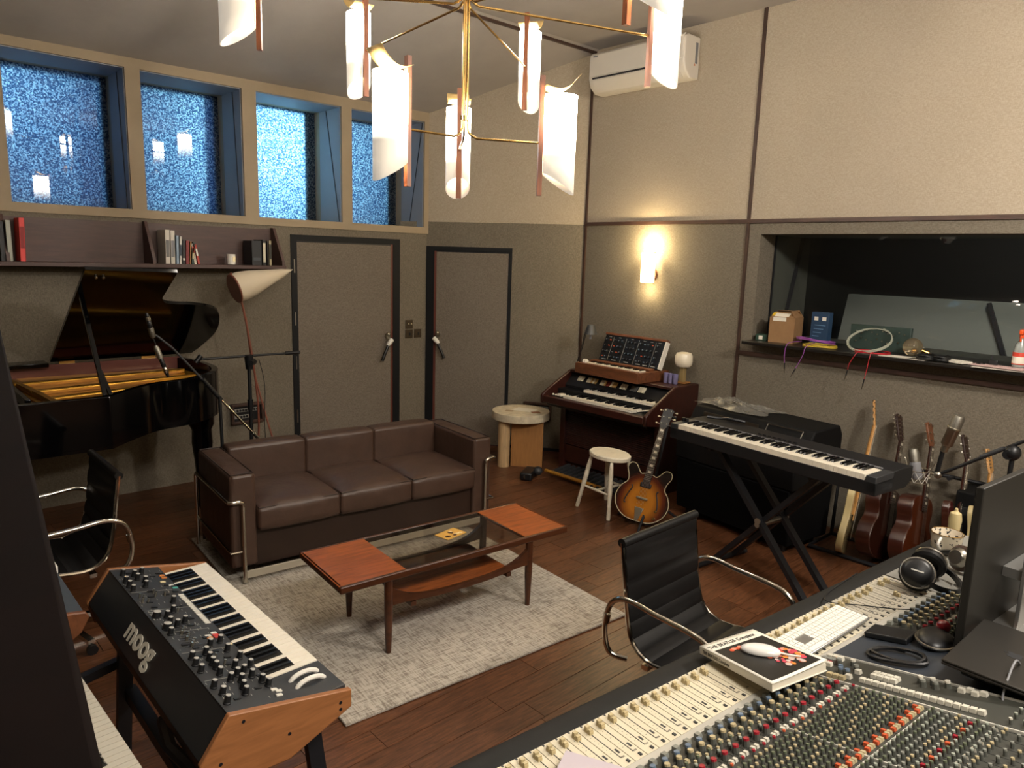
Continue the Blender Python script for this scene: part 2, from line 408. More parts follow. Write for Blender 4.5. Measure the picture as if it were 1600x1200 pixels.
# ---- wall with the second door (wall_back)
def MP(s, z, out=0): return ML + MD*s + MN*out + Vector((0, 0, z))
MW = (MR-ML).length
def mbox(mb, s0, s1, z0, z1, o0, o1):
    c = [MP(s, z, o) for z in (z0, z1) for (s, o) in ((s0, o0), (s1, o0), (s1, o1), (s0, o1))]
    v = [mb.bm.verts.new(q) for q in c]
    for f in ((3, 2, 1, 0), (4, 5, 6, 7), (0, 1, 5, 4), (1, 2, 6, 5), (2, 3, 7, 6), (3, 0, 4, 7)): mb.bm.faces.new([v[i] for i in f])
wb_ = MB(); d0, d1, dz = -.005, .90, 2.045
mbox(wb_, d1, MW+.0, 0, 2.288, 0, .25); mbox(wb_, d0, d1, dz, 2.288, 0, .25); mbox(wb_, -.3, d0, 0, 2.288, .02, .25)
st(wb_.build('wall_back', fab_dark, smooth=False))
wu = MB(); mbox(wu, -.02, MW+.02, 2.288, 3.95, 0, .25)
st(wu.build('wall_back_upper', fab_light, smooth=False)).name = 'wall_back_upper'
bb = MB(); mbox(bb, d1, MW, .0, .03, -.008, .0); st(bb.build('baseboard_back', m_black, smooth=False))

# ---- right wall with the control room window
WY, WZ0, WZ1 = 2.93, 1.36, 2.193
WYe = -1.2
wr = MB(); T_ = .25
wr.box((XR+T_/2, (WY+MR.y+.1)/2, 2.29/2), (T_, MR.y+.1-WY, 2.29)); wr.box((XR+T_/2, (WYe+WY)/2, WZ0/2-.012), (T_, WY-WYe, WZ0-.024)); wr.box((XR+T_/2, (WYe+WY)/2, (WZ1+2.29)/2), (T_, WY-WYe, 2.29-WZ1)); wr.box((XR+T_/2, (Y0+WYe)/2, 2.29/2), (T_, WYe-Y0, 2.29))
st(wr.build('wall_right', fab_dark, smooth=False))
st(MB().box((XR+T_/2, (Y0+MR.y+.1)/2, (2.29+3.96)/2), (T_, MR.y+.1-Y0, 1.67)).build('wall_right_upper', fab_light, smooth=False))
st(MB().box((XR-.006, MR.y-.012, 1.94), (.018, .022, 3.86)).build('trim_3', m_trimwood))
st(MB().box((XR-.006, 3.042, 1.95), (.014, .026, 3.9)).build('trim_4', m_trimwood))
st(MB().box((XR-.007, (Y0+MR.y)/2, 2.294), (.018, MR.y-Y0, .03)).build('trim_5', mat('trim_walnut_long', '48332a', .45, grain=(9, .35), stretch=(6, .7, 6))))
st(MB().box((XR-.007, (Y0+3.03)/2, 1.246), (.018, 3.03-Y0, .034)).build('trim_6', MATS['trim_walnut_long']))
st(MB().box((XR+.12, (WYe+WY)/2, WZ0-.012), (.56, WY-WYe+.0, .026)).build('trim_7', mat('black_sill', '17130f', .35), bevel=.004))
# control room beyond the glass
m_ctrl = mat('control_room_grey', '4c4f48', .6)
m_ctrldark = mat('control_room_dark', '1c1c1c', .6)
cr = MB()
cr.box((5.92, WY+.03, (WZ0+WZ1)/2), (.62, .06, WZ1-WZ0+.2)); cr.box((5.92, (WY+WYe)/2, WZ1+.03), (.62, WY-WYe, .06)); cr.box((5.99, (WY+WYe)/2, WZ0-.05), (.7, WY-WYe, .06))
wnd = st(cr.build('window_5', m_ctrl, smooth=False))
MB().box((5.60, (WY+WYe)/2, (WZ0+WZ1)/2), (.008, WY-WYe, WZ1-WZ0)).build('pane', pane_m, wnd, smooth=False)['label'] = 'near pane of the control room window'
MB().bar((6.05, WY-.02, WZ1-.01), (5.80, WY-.02, WZ0), .01, .03, up=(0, 1, 0)).build('gasket', m_black, wnd)
MB().bar((5.60, WY-.01, WZ1), (5.60, WY-.01, WZ0), .012, .012, up=(0, 1, 0)).build('gasket', m_black, wnd)
tp_ = MB(); v = [tp_.bm.verts.new(q) for q in ((6.05, WY, WZ1), (6.05, WYe, WZ1), (5.80, WYe, WZ0), (5.80, WY, WZ0))]; tp_.bm.faces.new(v)
tp_.build('tilted_pane', pane_m, wnd, thick=.006)
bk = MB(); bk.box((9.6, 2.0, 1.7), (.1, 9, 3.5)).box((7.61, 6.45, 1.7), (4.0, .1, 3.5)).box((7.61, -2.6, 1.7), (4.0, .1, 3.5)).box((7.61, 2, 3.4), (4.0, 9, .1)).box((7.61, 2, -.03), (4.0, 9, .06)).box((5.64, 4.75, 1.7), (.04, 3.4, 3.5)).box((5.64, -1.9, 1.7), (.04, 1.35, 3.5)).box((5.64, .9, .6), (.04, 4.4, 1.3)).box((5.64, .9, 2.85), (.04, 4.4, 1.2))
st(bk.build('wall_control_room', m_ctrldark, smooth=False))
scr = thing('acoustic_screen', 'low grey acoustic screen standing in the dark room behind the control window', 'screen', (7.06, 1.0, 0))
MB().prism([(-1.9, 0), (2.10, 0), (1.88, 1.71), (-1.9, 1.71)], -.05, .05, Matrix(((0, 0, 1, 0), (1, 0, 0, 0), (0, 1, 0, 0), (0, 0, 0, 1)))).build('padded_board', mat('screen_grey', '6c7069', .7), scr)
MB().bar((-.07, .72, 1.70), (-.07, .55, 1.25), .03, .03).build('leaning_bar', m_black, scr)
for yy in (-1.5, 1.5): MB().box((0, yy, .02), (.4, .06, .04)).build('foot', m_black, scr)
light('control_room_fill', 'POINT', (6.05, 1.3, 3.0), 30, (1, 1, .90), .12)  # added fill above the window head, out of view, brightens the grey screen

# remaining shell behind the camera
st(MB().box((X0-.05, (Y0+YL)/2, 1.95), (.1, YL-Y0+.4, 4.0)).build('wall_front', fab_dark, smooth=False))
st(MB().box(((X0+XR)/2, Y0-.05, 1.95), (XR-X0+.2, .1, 4.0)).build('wall_near', fab_light, smooth=False))

# ---- door 1 in the window wall
def door_parts(nm, lab, P, w0, w1, i0, i1, ztop, zi, left_strip, right_strip, wide_side):
    """P(s,z,out) maps door coordinates to world; out>0 is into the wall"""
    d = st(bpy.data.objects.new(nm, None)); COL.objects.link(d)
    def bx(name, m, s0, s1, z0, z1, o0, o1, bev=0):
        mb = MB(); c = [P(s, z, o) for z in (z0, z1) for (s, o) in ((s0, o0), (s1, o0), (s1, o1), (s0, o1))]
        v = [mb.bm.verts.new(q) for q in c]
        for f in ((3, 2, 1, 0), (4, 5, 6, 7), (0, 1, 5, 4), (1, 2, 6, 5), (2, 3, 7, 6), (3, 0, 4, 7)): mb.bm.faces.new([v[i] for i in f])
        return mb.build(name, m, d, bevel=bev, smooth=False)
    bx('jamb', m_blackfr, w0, i0, 0, ztop, -.012, .06); bx('jamb', m_blackfr, i1, w1, 0, ztop, -.012, .06)
    bx('head_frame', m_blackfr, i0, i1, zi, ztop, -.012, .06); bx('stop_bead', m_black, i0+.0, i1, zi-.012, zi, .0, .05)
    if left_strip: bx('lipping', m_red_strip, i0, i0+.022, 0, zi, -.006, .04)
    if right_strip: bx('lipping', m_red_strip, i1-.022, i1, 0, zi, -.006, .04)
    lf = bx('door_leaf', fab_door, i0+(.024 if left_strip else .004), i1-(.024 if right_strip else .004), .01, zi-.012, -.004, .05)
    return d, bx
P1 = lambda s, z, o: Vector((s, YL+o, z))
dr1, bx1 = door_parts('door_1', '', P1, 2.959, 4.111, 3.015, 4.03, 2.096, 2.043, False, True, 'r')
for zz in (.45, .95, 1.35, 1.82): bx1('hinge', m_steel, 2.982, 2.992, zz-.06, zz+.06, -.018, -.010)
P2 = lambda s, z, o: MP(s, z, o)
dr2, bx2 = door_parts('door_2', '', P2, 0.0, .90, .085, .868, 2.045, 2.0, True, False, 'l')
def door_handle(parent, P, s, z, sg):
    q = MB(); q.cyl(P(s, z+.05, -.004), P(s, z+.05, -.05), .022, n=14); q.ball(P(s, z+.075, -.045), .022, n=12, m=8)
    q.build('handle_rose', m_nickel, parent)
    q = MB(); pts = [P(s+sg*.035, z+.02, -.055), P(s+sg*.0, z-.012, -.06), P(s-sg*.02, z-.035, -.06)]
    q.tube(pts, .02, n=10, rr=[.024, .024, .017]); q.build('handle_neck', m_white, parent)
    q = MB(); q.tube([P(s-sg*.012, z-.035, -.06), P(s-sg*.04, z-.09, -.062), P(s-sg*.07, z-.16, -.058), P(s-sg*.078, z-.185, -.055)], .015, n=10)
    q.build('handle_lever', m_blkplas, parent)['label'] = 'black lever of the handle'
door_handle(dr1, P1, 3.955, 1.09, 1)
door_handle(dr2, P2, .14, 1.09, -1)

# light switches between the doors
m_sw = mat('bronze_switch', '4c4133', .4, .6)
for nm, x0, x1, z0, z1, lab in (('light_switch', 4.185, 4.275, 1.205, 1.295, 'dark bronze switch plate with two toggles, upper of the plates between the doors'),
                              ('light_switch', 4.185, 4.275, 1.108, 1.198, 'dark bronze square socket plate directly below the two-toggle plate'),
                              ('light_switch', 4.292, 4.382, 1.108, 1.198, 'dark bronze square switch plate nearest the right-hand door')):
    t = thing(nm, lab, 'switch', ((x0+x1)/2, YL-.0, (z0+z1)/2))
    MB().box((0, -.004, 0), (x1-x0, .008, z1-z0)).build('switch_plate', m_sw, t, bevel=.003)
    if 'two' in lab and 'upper' in lab:
        for dx in (-.018, .018): MB().cyl((dx, -.008, 0), (dx, -.026, .006), .006, n=8).build('toggle', m_steel, t)
    else: MB().box((.006, -.010, -.002), (.018, .006, .03)).build('rocker', m_blkplas, t, bevel=.002)

# wall boxes with socket strips (one on each wall)
m_plugrow = mat('socket_face', '8b8880', .5)
def wall_box(lab, P, s0, s1, z0, z1):
    c = P((s0+s1)/2, (z0+z1)/2, 0); dirv = (P(1, 0, 0)-P(0, 0, 0)); rz = math.atan2(dirv.y, dirv.x)
    t = thing('connection_panel', lab, 'panel', c, rz); w_, h_ = s1-s0, z1-z0
    q = MB(); q.box((0, -.02, h_/2-.012), (w_, .04, .024)).box((0, -.02, -h_/2+.012), (w_, .04, .024)).box((-w_/2+.012, -.02, 0), (.024, .04, h_-.04)).box((w_/2-.012, -.02, 0), (.024, .04, h_-.04))
    q.build('wooden_surround', m_trimwood, t, bevel=.003)
    MB().box((0, -.006, 0), (w_-.048, .012, h_-.048)).build('back_plate', m_blkplas, t)
    for r_ in range(2):
        z = .028 - r_*.056; st_ = MB().box((0, -.015, z), (w_-.07 if r_ == 0 else w_*.5, .008, .03)); 
        o = st_.build('socket_strip', m_plugrow, t)
        if r_: o.location.x = -w_*.15
        n_ = 8 if r_ == 0 else 4
        for k in range(n_):
            x = (k-(n_-1)/2)*(w_-.09)/8 - (w_*.15 if r_ else 0)
            MB().cyl((x, -.017, z), (x, -.026, z), .0105, n=10).build('socket', m_blkplas, t)
    return t
wall_box('wood framed black socket panel on wall behind the microphone stand', P1, 2.37, 2.66, .45, .63)
wall_box('wood framed black socket panel on wall behind the round stone table', P2, 1.07, 1.36, .335, .505)
# ---------------------------------------------------------------- chandelier
HUB = Vector((2.262, 2.815, 2.50))
ch = thing('chandelier', 'large brass chandelier with walnut spines and nine curved glowing glass shades on two tiers', 'chandelier', (HUB.x, HUB.y, 3.9))
shade_m = shade_mat('lit_lamp_glass', -.07, .15, .13, 18, (1.0, .92, .80))
def shade_mesh():
    """sleeve of milk glass, open towards the spine, its lower end cut along a slant"""
    mb = MB(); n = 26
    def fn(u, v):
        a = -PI*.93 + u*2*PI*.93
        x = .082+.082*math.cos(a); y_ = .066*math.sin(a)
        lo = -.24 + .10*(1-x/.164)**1.0; hi = .225
        return (x, y_, lo+(hi-lo)*v)
    mb.grid(fn, n, 6); mb.solid = .004
    return mb
sh0 = shade_mesh().mesh('lamp_shade', shade_m)
def cap_mesh():
    mb = MB()
    def fn(u, v):
        t = u; return (.0+.165*t, (v-.5)*.12, .262+.055*t*t*t - .02*math.sin(PI*t))
    mb.grid(fn, 10, 3); return mb
cap0 = cap_mesh().mesh('shade_cap', mat('brass_bulb_glow', 'd8b878', .5, .2))  # glow of the bulb on the brass is put into this paler colour
spine0 = MB().box((-.010, 0, .03), (.022, .028, .56)).mesh('spine', m_trimwood)
m_spine = mat('chandelier_walnut', '7d4a30', .4, grain=(8, .25), stretch=(6, 6, 1)); spine0.materials[0] = m_spine
def arm_lamp(dx, dy, z, armz, off):
    tip = Vector((dx, dy, z-3.9)); d = Vector((dx, dy, 0)).normalized(); az = math.atan2(dy, dx)
    st0 = Vector((d.x*.012, d.y*.012, 0))
    pts = [st0+Vector((0, 0, 0)), st0+Vector((0, 0, z-3.9+.07)), Vector((d.x*.022, d.y*.022, z-3.9+.028)), Vector((d.x*.06, d.y*.06, z-3.9+.004)), tip]
    MB().tube([pts[0], pts[1]]+cat_curve(pts[1:4], 4)[1:]+[tip], .0058, n=8).build('arm', m_brass, ch)
    sp = place('spine', spine0, ch, tip, (0, 0, az))
    s_ = place('lamp_shade', sh0, sp, (0, 0, 0)); q = s_.modifiers.new('s', 'SOLIDIFY'); q.thickness = .004
    c_ = place('shade_cap', cap0, sp, (.0, 0, 0)); q = c_.modifiers.new('s', 'SOLIDIFY'); q.thickness = .002
    MB().cyl((.085, 0, .04), (.085, 0, .19), .016, .018, n=10).build('bulb', mat('bulb', 'ffffff', .5, emit=('fff0d8', 5.0)), sp)
for dx, dy in ((-.335, .0), (.317, -.215), (.22, .315)): arm_lamp(dx, dy, 2.505, 0, 0)
for dx, dy in ((.094, 1.046), (.95, .59), (.94, -.36), (.07, -.91), (-.76, .57)): arm_lamp(dx, dy, 3.10, 0, 0)
MB().cyl((0, 0, 0), (0, 0, -.03), .07, n=24).build('ceiling_rose', m_brass, ch)
MB().cyl((0, 0, -1.29), (0, 0, -1.31), .02, n=14).build('collar', m_brass, ch)
MB().cyl((0, 0, -.70), (0, 0, -.74), .024, n=14).build('collar', m_brass, ch)

# ---------------------------------------------------------------- wall sconce
sc = thing('wall_sconce', 'lit wall lamp with upright rectangular frosted glass shade and round wooden back', 'wall lamp', (XR, 3.955, 1.90))
MB().cyl((-.0, -.0, -.06), (-.03, -.0, -.06), .065, n=24).build('wall_plate', m_spine, sc)
MB().box((-.045, .0, -.03), (.05, .03, .03)).build('bracket', m_brass, sc)
scm = shade_mat('lit_sconce_glass', -.13, .12, 2.2, 6.5, (1.0, .80, .48))
def fsc(u, v):
    a = PI*(.5+u) ; return (-.055+.05*math.cos(a), .068*math.sin(a), -.13+.26*v)
q = MB(); q.grid(fsc, 14, 3); q.build('lamp_shade', scm, sc, thick=.006)
MB().box((-.055, -.064, 0), (.006, .008, .28)).build('side_rib', m_brass, sc)
light('sconce_bulb', 'POINT', (XR-.10, 3.955, 2.10), 8, (1, .78, .42), .03)
light('sconce_bulb', 'POINT', (XR-.10, 3.955, 1.70), 1.2, (1, .78, .42), .03)

# ---------------------------------------------------------------- air conditioner
ac = thing('air_conditioner', 'white wall-mounted air conditioner high up near the corner', 'air conditioner', (XR, 4.12, 3.44))
prof = [(0, .0), (0, .33), (-.17, .33), (-.21, .31), (-.215, .12), (-.19, .05), (-.12, .0)]
def yz_prism(poly, y0, y1):
    mb = MB(); a = [mb.bm.verts.new((x, y0, z)) for x, z in poly]; b = [mb.bm.verts.new((x, y1, z)) for x, z in poly]
    n = len(poly); mb.bm.faces.new(list(reversed(a))); mb.bm.faces.new(b)
    for i in range(n): mb.bm.faces.new((a[i], a[(i+1) % n], b[(i+1) % n], b[i]))
    return mb
m_ac = mat('ac_white', 'd8d0c2', .35)
yz_prism(prof, -.51, .51).build('casing', m_ac, ac, bevel=.012, seg=3)
yz_prism([(-.212, .13), (-.222, .135), (-.218, .315), (-.19, .338), (-.185, .33), (-.208, .31)], -.495, .495).build('front_panel', m_ac, ac, bevel=.004)
MB().bar((-.214, -.46, .117), (-.214, .46, .117), .016, .012).build('air_slot', m_black, ac)
q = MB(); q.bar((-.206, -.45, .085), (-.168, -.45, .022), .003, .006, up=(0, 1, 0))
yz_prism([(-.216, .105), (-.222, .10), (-.196, .045), (-.14, .004), (-.135, .008), (-.188, .052)], -.455, .455).build('louver', m_ac, ac, bevel=.003)
MB().box((-.223, .43, .30), (.002, .05, .010)).build('badge', m_grey, ac)
MB().box((-.05, -.512, .2), (.03, .003, .16)).build('rating_label', m_grey, ac)
tr_ = MB().prism([(0, 0), (.022, 0), (.011, .02)], 0, .001, Matrix.Translation((-.085, -.5125, .1)) @ Matrix.Rotation(PI/2, 4, 'X'))
tr_.build('warning_sticker', mat('warning_orange', 'c8641e', .5), ac)

# ---------------------------------------------------------------- book shelf on the window wall
sh = thing('wall_shelf', 'long dark wood wall shelf below the windows with slanted dividers', 'shelf', (.9, YL, 1.81))
MB().box((.10, -.01, .16), (3.6, .02, .32)).build('back_board', m_shelfwood, sh)
MB().box((.10, -.125, .0), (3.6, .25, .03)).build('shelf_board', m_shelfwood, sh, bevel=.002)
tri = [(-.02, .015), (-.24, .015), (-.24, .05), (-.07, .33), (-.02, .33)]
for x in (-.06, .855, 1.665-.0): 
    mb = MB(); a = [mb.bm.verts.new((x-.011, y, z)) for y, z in tri]; b = [mb.bm.verts.new((x+.011, y, z)) for y, z in tri]
    mb.bm.faces.new(a); mb.bm.faces.new(list(reversed(b)))
    for i in range(5): mb.bm.faces.new((a[i], b[i], b[(i+1) % 5], a[(i+1) % 5]))
    o = mb.build('divider', m_shelfwood, sh)
    if x > 1: o.location.x = .215
SZ = 1.826
def book(x, w_, h_, d_, col, lab, lean=0, band=None, z=SZ, yf=YL-.225, grp=None, marks=None):
    t = thing('book', lab, 'book', (x, yf, z), 0, grp); t.rotation_euler[1] = lean
    cm_ = mat('book_'+col, col, .5)
    q = MB(); q.box((0, .0015, h_/2), (w_, .003, h_)).box((-w_/2+.001, d_/2, h_/2), (.002, d_, h_)).box((w_/2-.001, d_/2, h_/2), (.002, d_, h_))
    q.build('cover', cm_, t)
    MB().box((0, d_/2, h_/2), (w_-.004, d_-.006, h_-.006)).build('page_block', m_paper, t)
    if band:
        MB().box((0, -.0004, h_*band[1]), (w_*.7, .0012, h_*band[2])).build('spine_print', mat('print_'+band[0], band[0], .6), t)
    return t
G = 'books on the wall shelf'
book(.855, .03, .27, .19, '9fa093', 'grey green tall book at the far left end of the wall shelf', grp=G)
book(.815, .028, .26, .19, '17181c', 'dark tall book beside the grey green book at the shelf left end', grp=G)
b_ = book(.925, .032, .29, .18, 'e2423c', 'thin bright red book standing alone on the wall shelf', .03, ('8a1c1c', .55, .5), grp=G)
book(1.855, .034, .255, .18, 'd8d2c6', 'thick white book at the left of the cluster beside the middle divider', .02, ('6d6d6d', .45, .5), grp=G)
book(1.892, .032, .252, .18, 'cfcabd', 'second thick white book of the cluster, right against the first', .02, ('7d7d80', .45, .5), grp=G)
book(1.926, .020, .215, .17, '93a7ba', 'pale blue book right of the two thick white ones', .03, grp=G)
book(1.948, .018, .210, .17, 'c9c5ba', 'slim off-white book between the blue and black spines', .04, ('3b4552', .5, .4), grp=G)
book(1.972, .022, .185, .17, '22201f', 'slim black book with white label next to the red one', .04, ('d8d2c6', .2, .08), grp=G)
book(1.998, .026, .180, .17, '7e1f20', 'dark red book in the middle of the shelf cluster', .05, grp=G)
book(2.020, .013, .175, .17, '9c6a35', 'thin tan book just right of the dark red one', .06, grp=G)
book(2.038, .016, .170, .17, '31443d', 'slim dark green book leaning in the cluster', .08, ('c8b98c', .5, .5), grp=G)
book(2.060, .020, .160, .17, 'c8c0ae', 'leaning cream paperback second from the cluster right end', -.12, ('a83226', .7, .3), grp=G)
book(2.086, .018, .155, .17, 'b23a2c', 'leaning red and white paperback at the right end of the cluster', -.15, ('e0dccf', .6, .35), grp=G)
book(2.555, .085, .20, .17, '16181c', 'wide black boxed volume near the right shelf divider', grp=G, band=('40444a', .25, .12))
book(2.620, .030, .21, .17, '1d1c1b', 'black book with cream lettering right of the wide black volume', grp=G, band=('cfc6ad', .5, .75))
book(2.650, .012, .20, .17, '2a2623', 'thin dark book beside the cream lettered one', grp=G)
book(2.672, .022, .205, .17, 'a69a78', 'tan spined book last before the right shelf divider', grp=G, band=('2b2a26', .55, .6))
cn = thing('candle', 'small white glass candle standing on the wall shelf', 'candle', (2.36, YL-.17, SZ))
MB().lathe([(.030, 0), (.034, .004), (.034, .085), (.031, .085), (.030, .01)], n=20).build('jar', m_white, cn)
MB().cyl((0, 0, .01), (0, 0, .07), .030, n=16).build('wax', m_paper, cn)
MB().box((.012, -.0335, .045), (.024, .002, .036), rz=.3).build('label', m_steel, cn)

# ---------------------------------------------------------------- rug
rg = tag(MB().box((.84, 1.21, .007), (1.68, 2.42, .014)).build('rug', weave('grey_rug_wool', '877e72', 'bbb3a6', 90, 1, .9), loc=(1.37, 2.42, .002), rz=R(-5), bevel=.004), 'pale grey woven wool rug under the coffee table', 'rug')
# rug: broad cross-hatched streaks
m = MATS['grey_rug_wool']; nt = m.node_tree; N = nt.nodes; L = nt.links
rp = [n for n in N if n.type == 'VALTORGB'][0]; rp.color_ramp.elements[0].position = .70; rp.color_ramp.elements[1].position = .98
nzs = [n for n in N if n.type == 'TEX_NOISE']
nzs[-1].inputs['Scale'].default_value = 9; [q for q in N if q.type == 'MATH' and q.operation == 'MULTIPLY_ADD'][0].inputs[1].default_value = .14
nzs[0].inputs['Scale'].default_value = 130; nzs[1].inputs['Scale'].default_value = 130
mps = [n for n in N if n.type == 'MAPPING']; mps[0].inputs['Scale'].default_value = (1, .10, 1); mps[1].inputs['Scale'].default_value = (.10, 1, 1)

# ---------------------------------------------------------------- sofa
sf = thing('sofa', 'brown leather three-seat sofa with chrome tube frame', 'sofa', (1.52, 3.955, .017), R(-5.5))
SW, SD_, SH = 1.84, .72, .66
def cushion(name, c, d, m, bev=.03, puff=0, n=12):
    """padded block: subdivided faces bulge outwards"""
    mb = MB(); bm = mb.bm; x, y, z = d
    bmesh.ops.create_cube(bm, size=1); bmesh.ops.subdivide_edges(bm, edges=bm.edges[:], cuts=9, use_grid_fill=True)
    for v in bm.verts:
        p = v.co*2
        k = lambda a, b: (1-abs(a)**4)*(1-abs(b)**4)
        wz = math.sin(p.x*5+c[0]*9)*math.cos(p.y*4+c[1]*7)*.12
        nx = p.x*(1 + (puff/x)*k(p.y, p.z)*.8); ny = p.y*(1+(puff/y)*k(p.x, p.z)*.8); nz = p.z*(1+(2*puff/z)*k(p.x, p.y)*(.8+wz))
        v.co = Vector((nx*x/2+c[0], ny*y/2+c[1], nz*z/2+c[2]))
    o = mb.build(name, m, sf, ang=60); q = o.modifiers.new('b', 'BEVEL'); q.width = bev; q.segments = 3; q.limit_method = 'ANGLE'; q.angle_limit = R(50)
    return o
def piping(parent, pts, r=.004, m=m_leather2): MB().tube(pts, r, n=6, closed=True).build('piping', m, parent)
AW = .15
for x in (AW/2, SW-AW/2):
    o = cushion('armrest', (x, SD_/2, .37), (AW, SD_-.04, .56), m_leather, .022, .010)
    x0, x1 = x-AW/2+.012, x+AW/2-.012
    piping(o, [(x0, .03, .655), (x1, .03, .655), (x1, SD_-.03, .655), (x0, SD_-.03, .655)])
CW = (SW-2*AW)/3
for i in range(3):
    x = AW+CW*(i+.5)
    o = cushion('seat_cushion', (x, .29, .375), (CW-.006, .60, .145), m_leather, .02, .034)
    x0, x1 = x-CW/2+.008, x+CW/2-.008
    piping(o, [(x0, -.008, .445), (x1, -.008, .445), (x1, .585, .445), (x0, .585, .445)])
    o = cushion('back_cushion', (x, .63, .51), (CW-.004, .15, .33), m_leather, .022, .014)
    piping(o, [(x0, .562, .668), (x1, .562, .668), (x1, .695, .668), (x0, .695, .668)])
MB().box((SW/2, .36, .19), (SW-2*AW+.01, .62, .24)).build('seat_base', m_leather2, sf, bevel=.01)
MB().box((SW/2, .71, .34), (SW-.02, .02, .6)).build('back_panel', m_leather2, sf, bevel=.008)
for x, s in ((-.012, -1), (SW+.012, 1)):
    xi = x - s*.075
    MB().tube([(xi, -.012, .008), (xi, -.012, .47)]+[(xi, -.012, .49), (xi+s*.02, -.012, .505), (xi+s*.055, -.012, .505)]+[(x, -.005, .505), (x, .03, .503), (x, SD_-.01, .50), (x, SD_+.01, .48), (x, SD_+.01, .01)], .0125, n=10).build('frame_tube', m_chrome, sf)
    MB().tube([(xi, -.008, .20), (x, -.005, .20), (x, .02, .20), (x, SD_, .20)], .006, n=8).build('side_rod', m_chrome, sf)
MB().box((SW/2, -.012, .055), (SW-.10, .012, .045)).build('front_rail', mat('rail_metal', 'b3aa98', .4, .3), sf, bevel=.002)
MB().box((SW/2, SD_-.02, .045), (SW-.05, .014, .035)).build('rear_rail', m_chrome, sf, bevel=.002)

# ---------------------------------------------------------------- coffee table
TA = R(-5)
ct = thing('coffee_table', 'long teak coffee table with smoked glass centre and lower shelf', 'coffee table', (2.27, 2.96, 0), TA)
TL, TW, TH = 1.40, .50, .435
for s, a, b in ((-1, -TL/2, -.35), (1, .40, TL/2)):
    MB().box(((a+b)/2, 0, TH-.011), (b-a, TW-.035, .022)).build('end_panel', m_teak, ct, bevel=.002)
for s in (-1, 1):
    MB().box((0, s*(TW/2-.011), TH-.017), (TL, .022, .036)).build('top_rail', m_teakdark, ct, bevel=.006)
    MB().box((s*(TL/2-.009), 0, TH-.017), (.018, TW-.044, .034)).build('end_rail', m_teakdark, ct, bevel=.005)
m_smoke = mat('smoked_glass', (.66, .62, .56), .03, trans=1.0, ior=1.25)
MB().box((.025, 0, TH-.006), (.748, TW-.046, .006)).build('glass_top', m_smoke, ct)
for sx in (-1, 1):
    for sy in (-1, 1):
        x = sx*.44; y = sy*(TW/2-.028)
        o = MB().tube([(x, y, .014), (x, y, .20), (x, y, TH-.034)], .02, n=12, rr=[.0135, .021, .021]).build('leg', m_teakdark, ct)
for sy in (-1, 1):
    y = sy*(TW/2-.028); mb = MB()
    def prof_(u): # stretcher: flares into the legs and dips in between
        x = -.44+.88*u; e = abs(2*u-1); c_ = .255+.06*e**3; h_ = .013+.042*e**6; return x, c_-h_, c_+h_
    rings = []
    for i in range(25):
        x, z0, z1 = prof_(i/24); rings.append([mb.bm.verts.new(q) for q in ((x, y-.011, z0), (x, y+.011, z0), (x, y+.011, z1), (x, y-.011, z1))])
    mb.skin(rings); mb.build('stretcher', m_teakdark, ct, ang=50)
for sx in (-1, 1): MB().box((sx*.30, 0, .235), (.03, TW-.05, .022)).build('cross_rail', m_teakdark, ct)
MB().box((0, 0, .252), (.64, TW-.082, .014)).build('lower_shelf', m_teak, ct, bevel=.002)
# card with printed picture lying on the glass
cd_ = thing('printed_card', 'yellow printed card lying on the glass of the coffee table', 'card', (2.345, 2.975, TH+.001), TA+R(14))
m_cardp = mat('yellow_card', 'c89a48', .6)
MB().box((0, 0, .002), (.15, .10, .004)).build('card_sheet', m_cardp, cd_)
m_pr = mat('card_print', '4a2c18', .6); m_pr2 = mat('card_print_light', 'e6d3a4', .6)
for i in range(9): MB().box((rnd.uniform(-.05, .05), rnd.uniform(-.03, .03), .0044), (rnd.uniform(.01, .03), rnd.uniform(.008, .02), .0008), rz=rnd.random()*3).build('print_mark', m_pr if i % 3 else m_pr2, cd_)

# ---------------------------------------------------------------- round stone table
rt = thing('side_table', 'round pale stone side table with one round and one slab leg', 'side table', (4.66, 4.86, 0), 0)
MB().cyl((0, 0, .445), (0, 0, .52), .275, n=48).build('table_top', m_travert, rt, bevel=.006, seg=3)
MB().cyl((-.195, .015, 0), (-.195, .015, .445), .056, n=24).build('leg', m_rod, rt)
MB().box((.0, -.10, .2225), (.30, .12, .445), rz=R(-47)).build('leg', m_ochre, rt, bevel=.003)['label'] = 'ochre wooden slab leg'
pp_ = tag(MB().box((0, 0, .0008), (.21, .15, .0016)).build('paper_sheet', m_paper, loc=(4.70, 4.85, .521), rz=R(-70)), 'white sheet of paper lying on the round stone table', 'paper')
pp_ = tag(MB().box((0, 0, .0012), (.085, .06, .0024)).build('coaster', mat('coaster_brown', '8a5a3c', .7), loc=(4.70, 4.70, .521), rz=R(-30)), 'small brown card at the right rim of the round stone table', 'coaster')
pp_ = tag(MB().box((0, 0, .0012), (.07, .05, .0024)).build('coaster', mat('coaster_tan', '9a8468', .7), loc=(4.545, 4.90, .521), rz=R(-55)), 'small tan card at the left of the round stone table top', 'coaster')

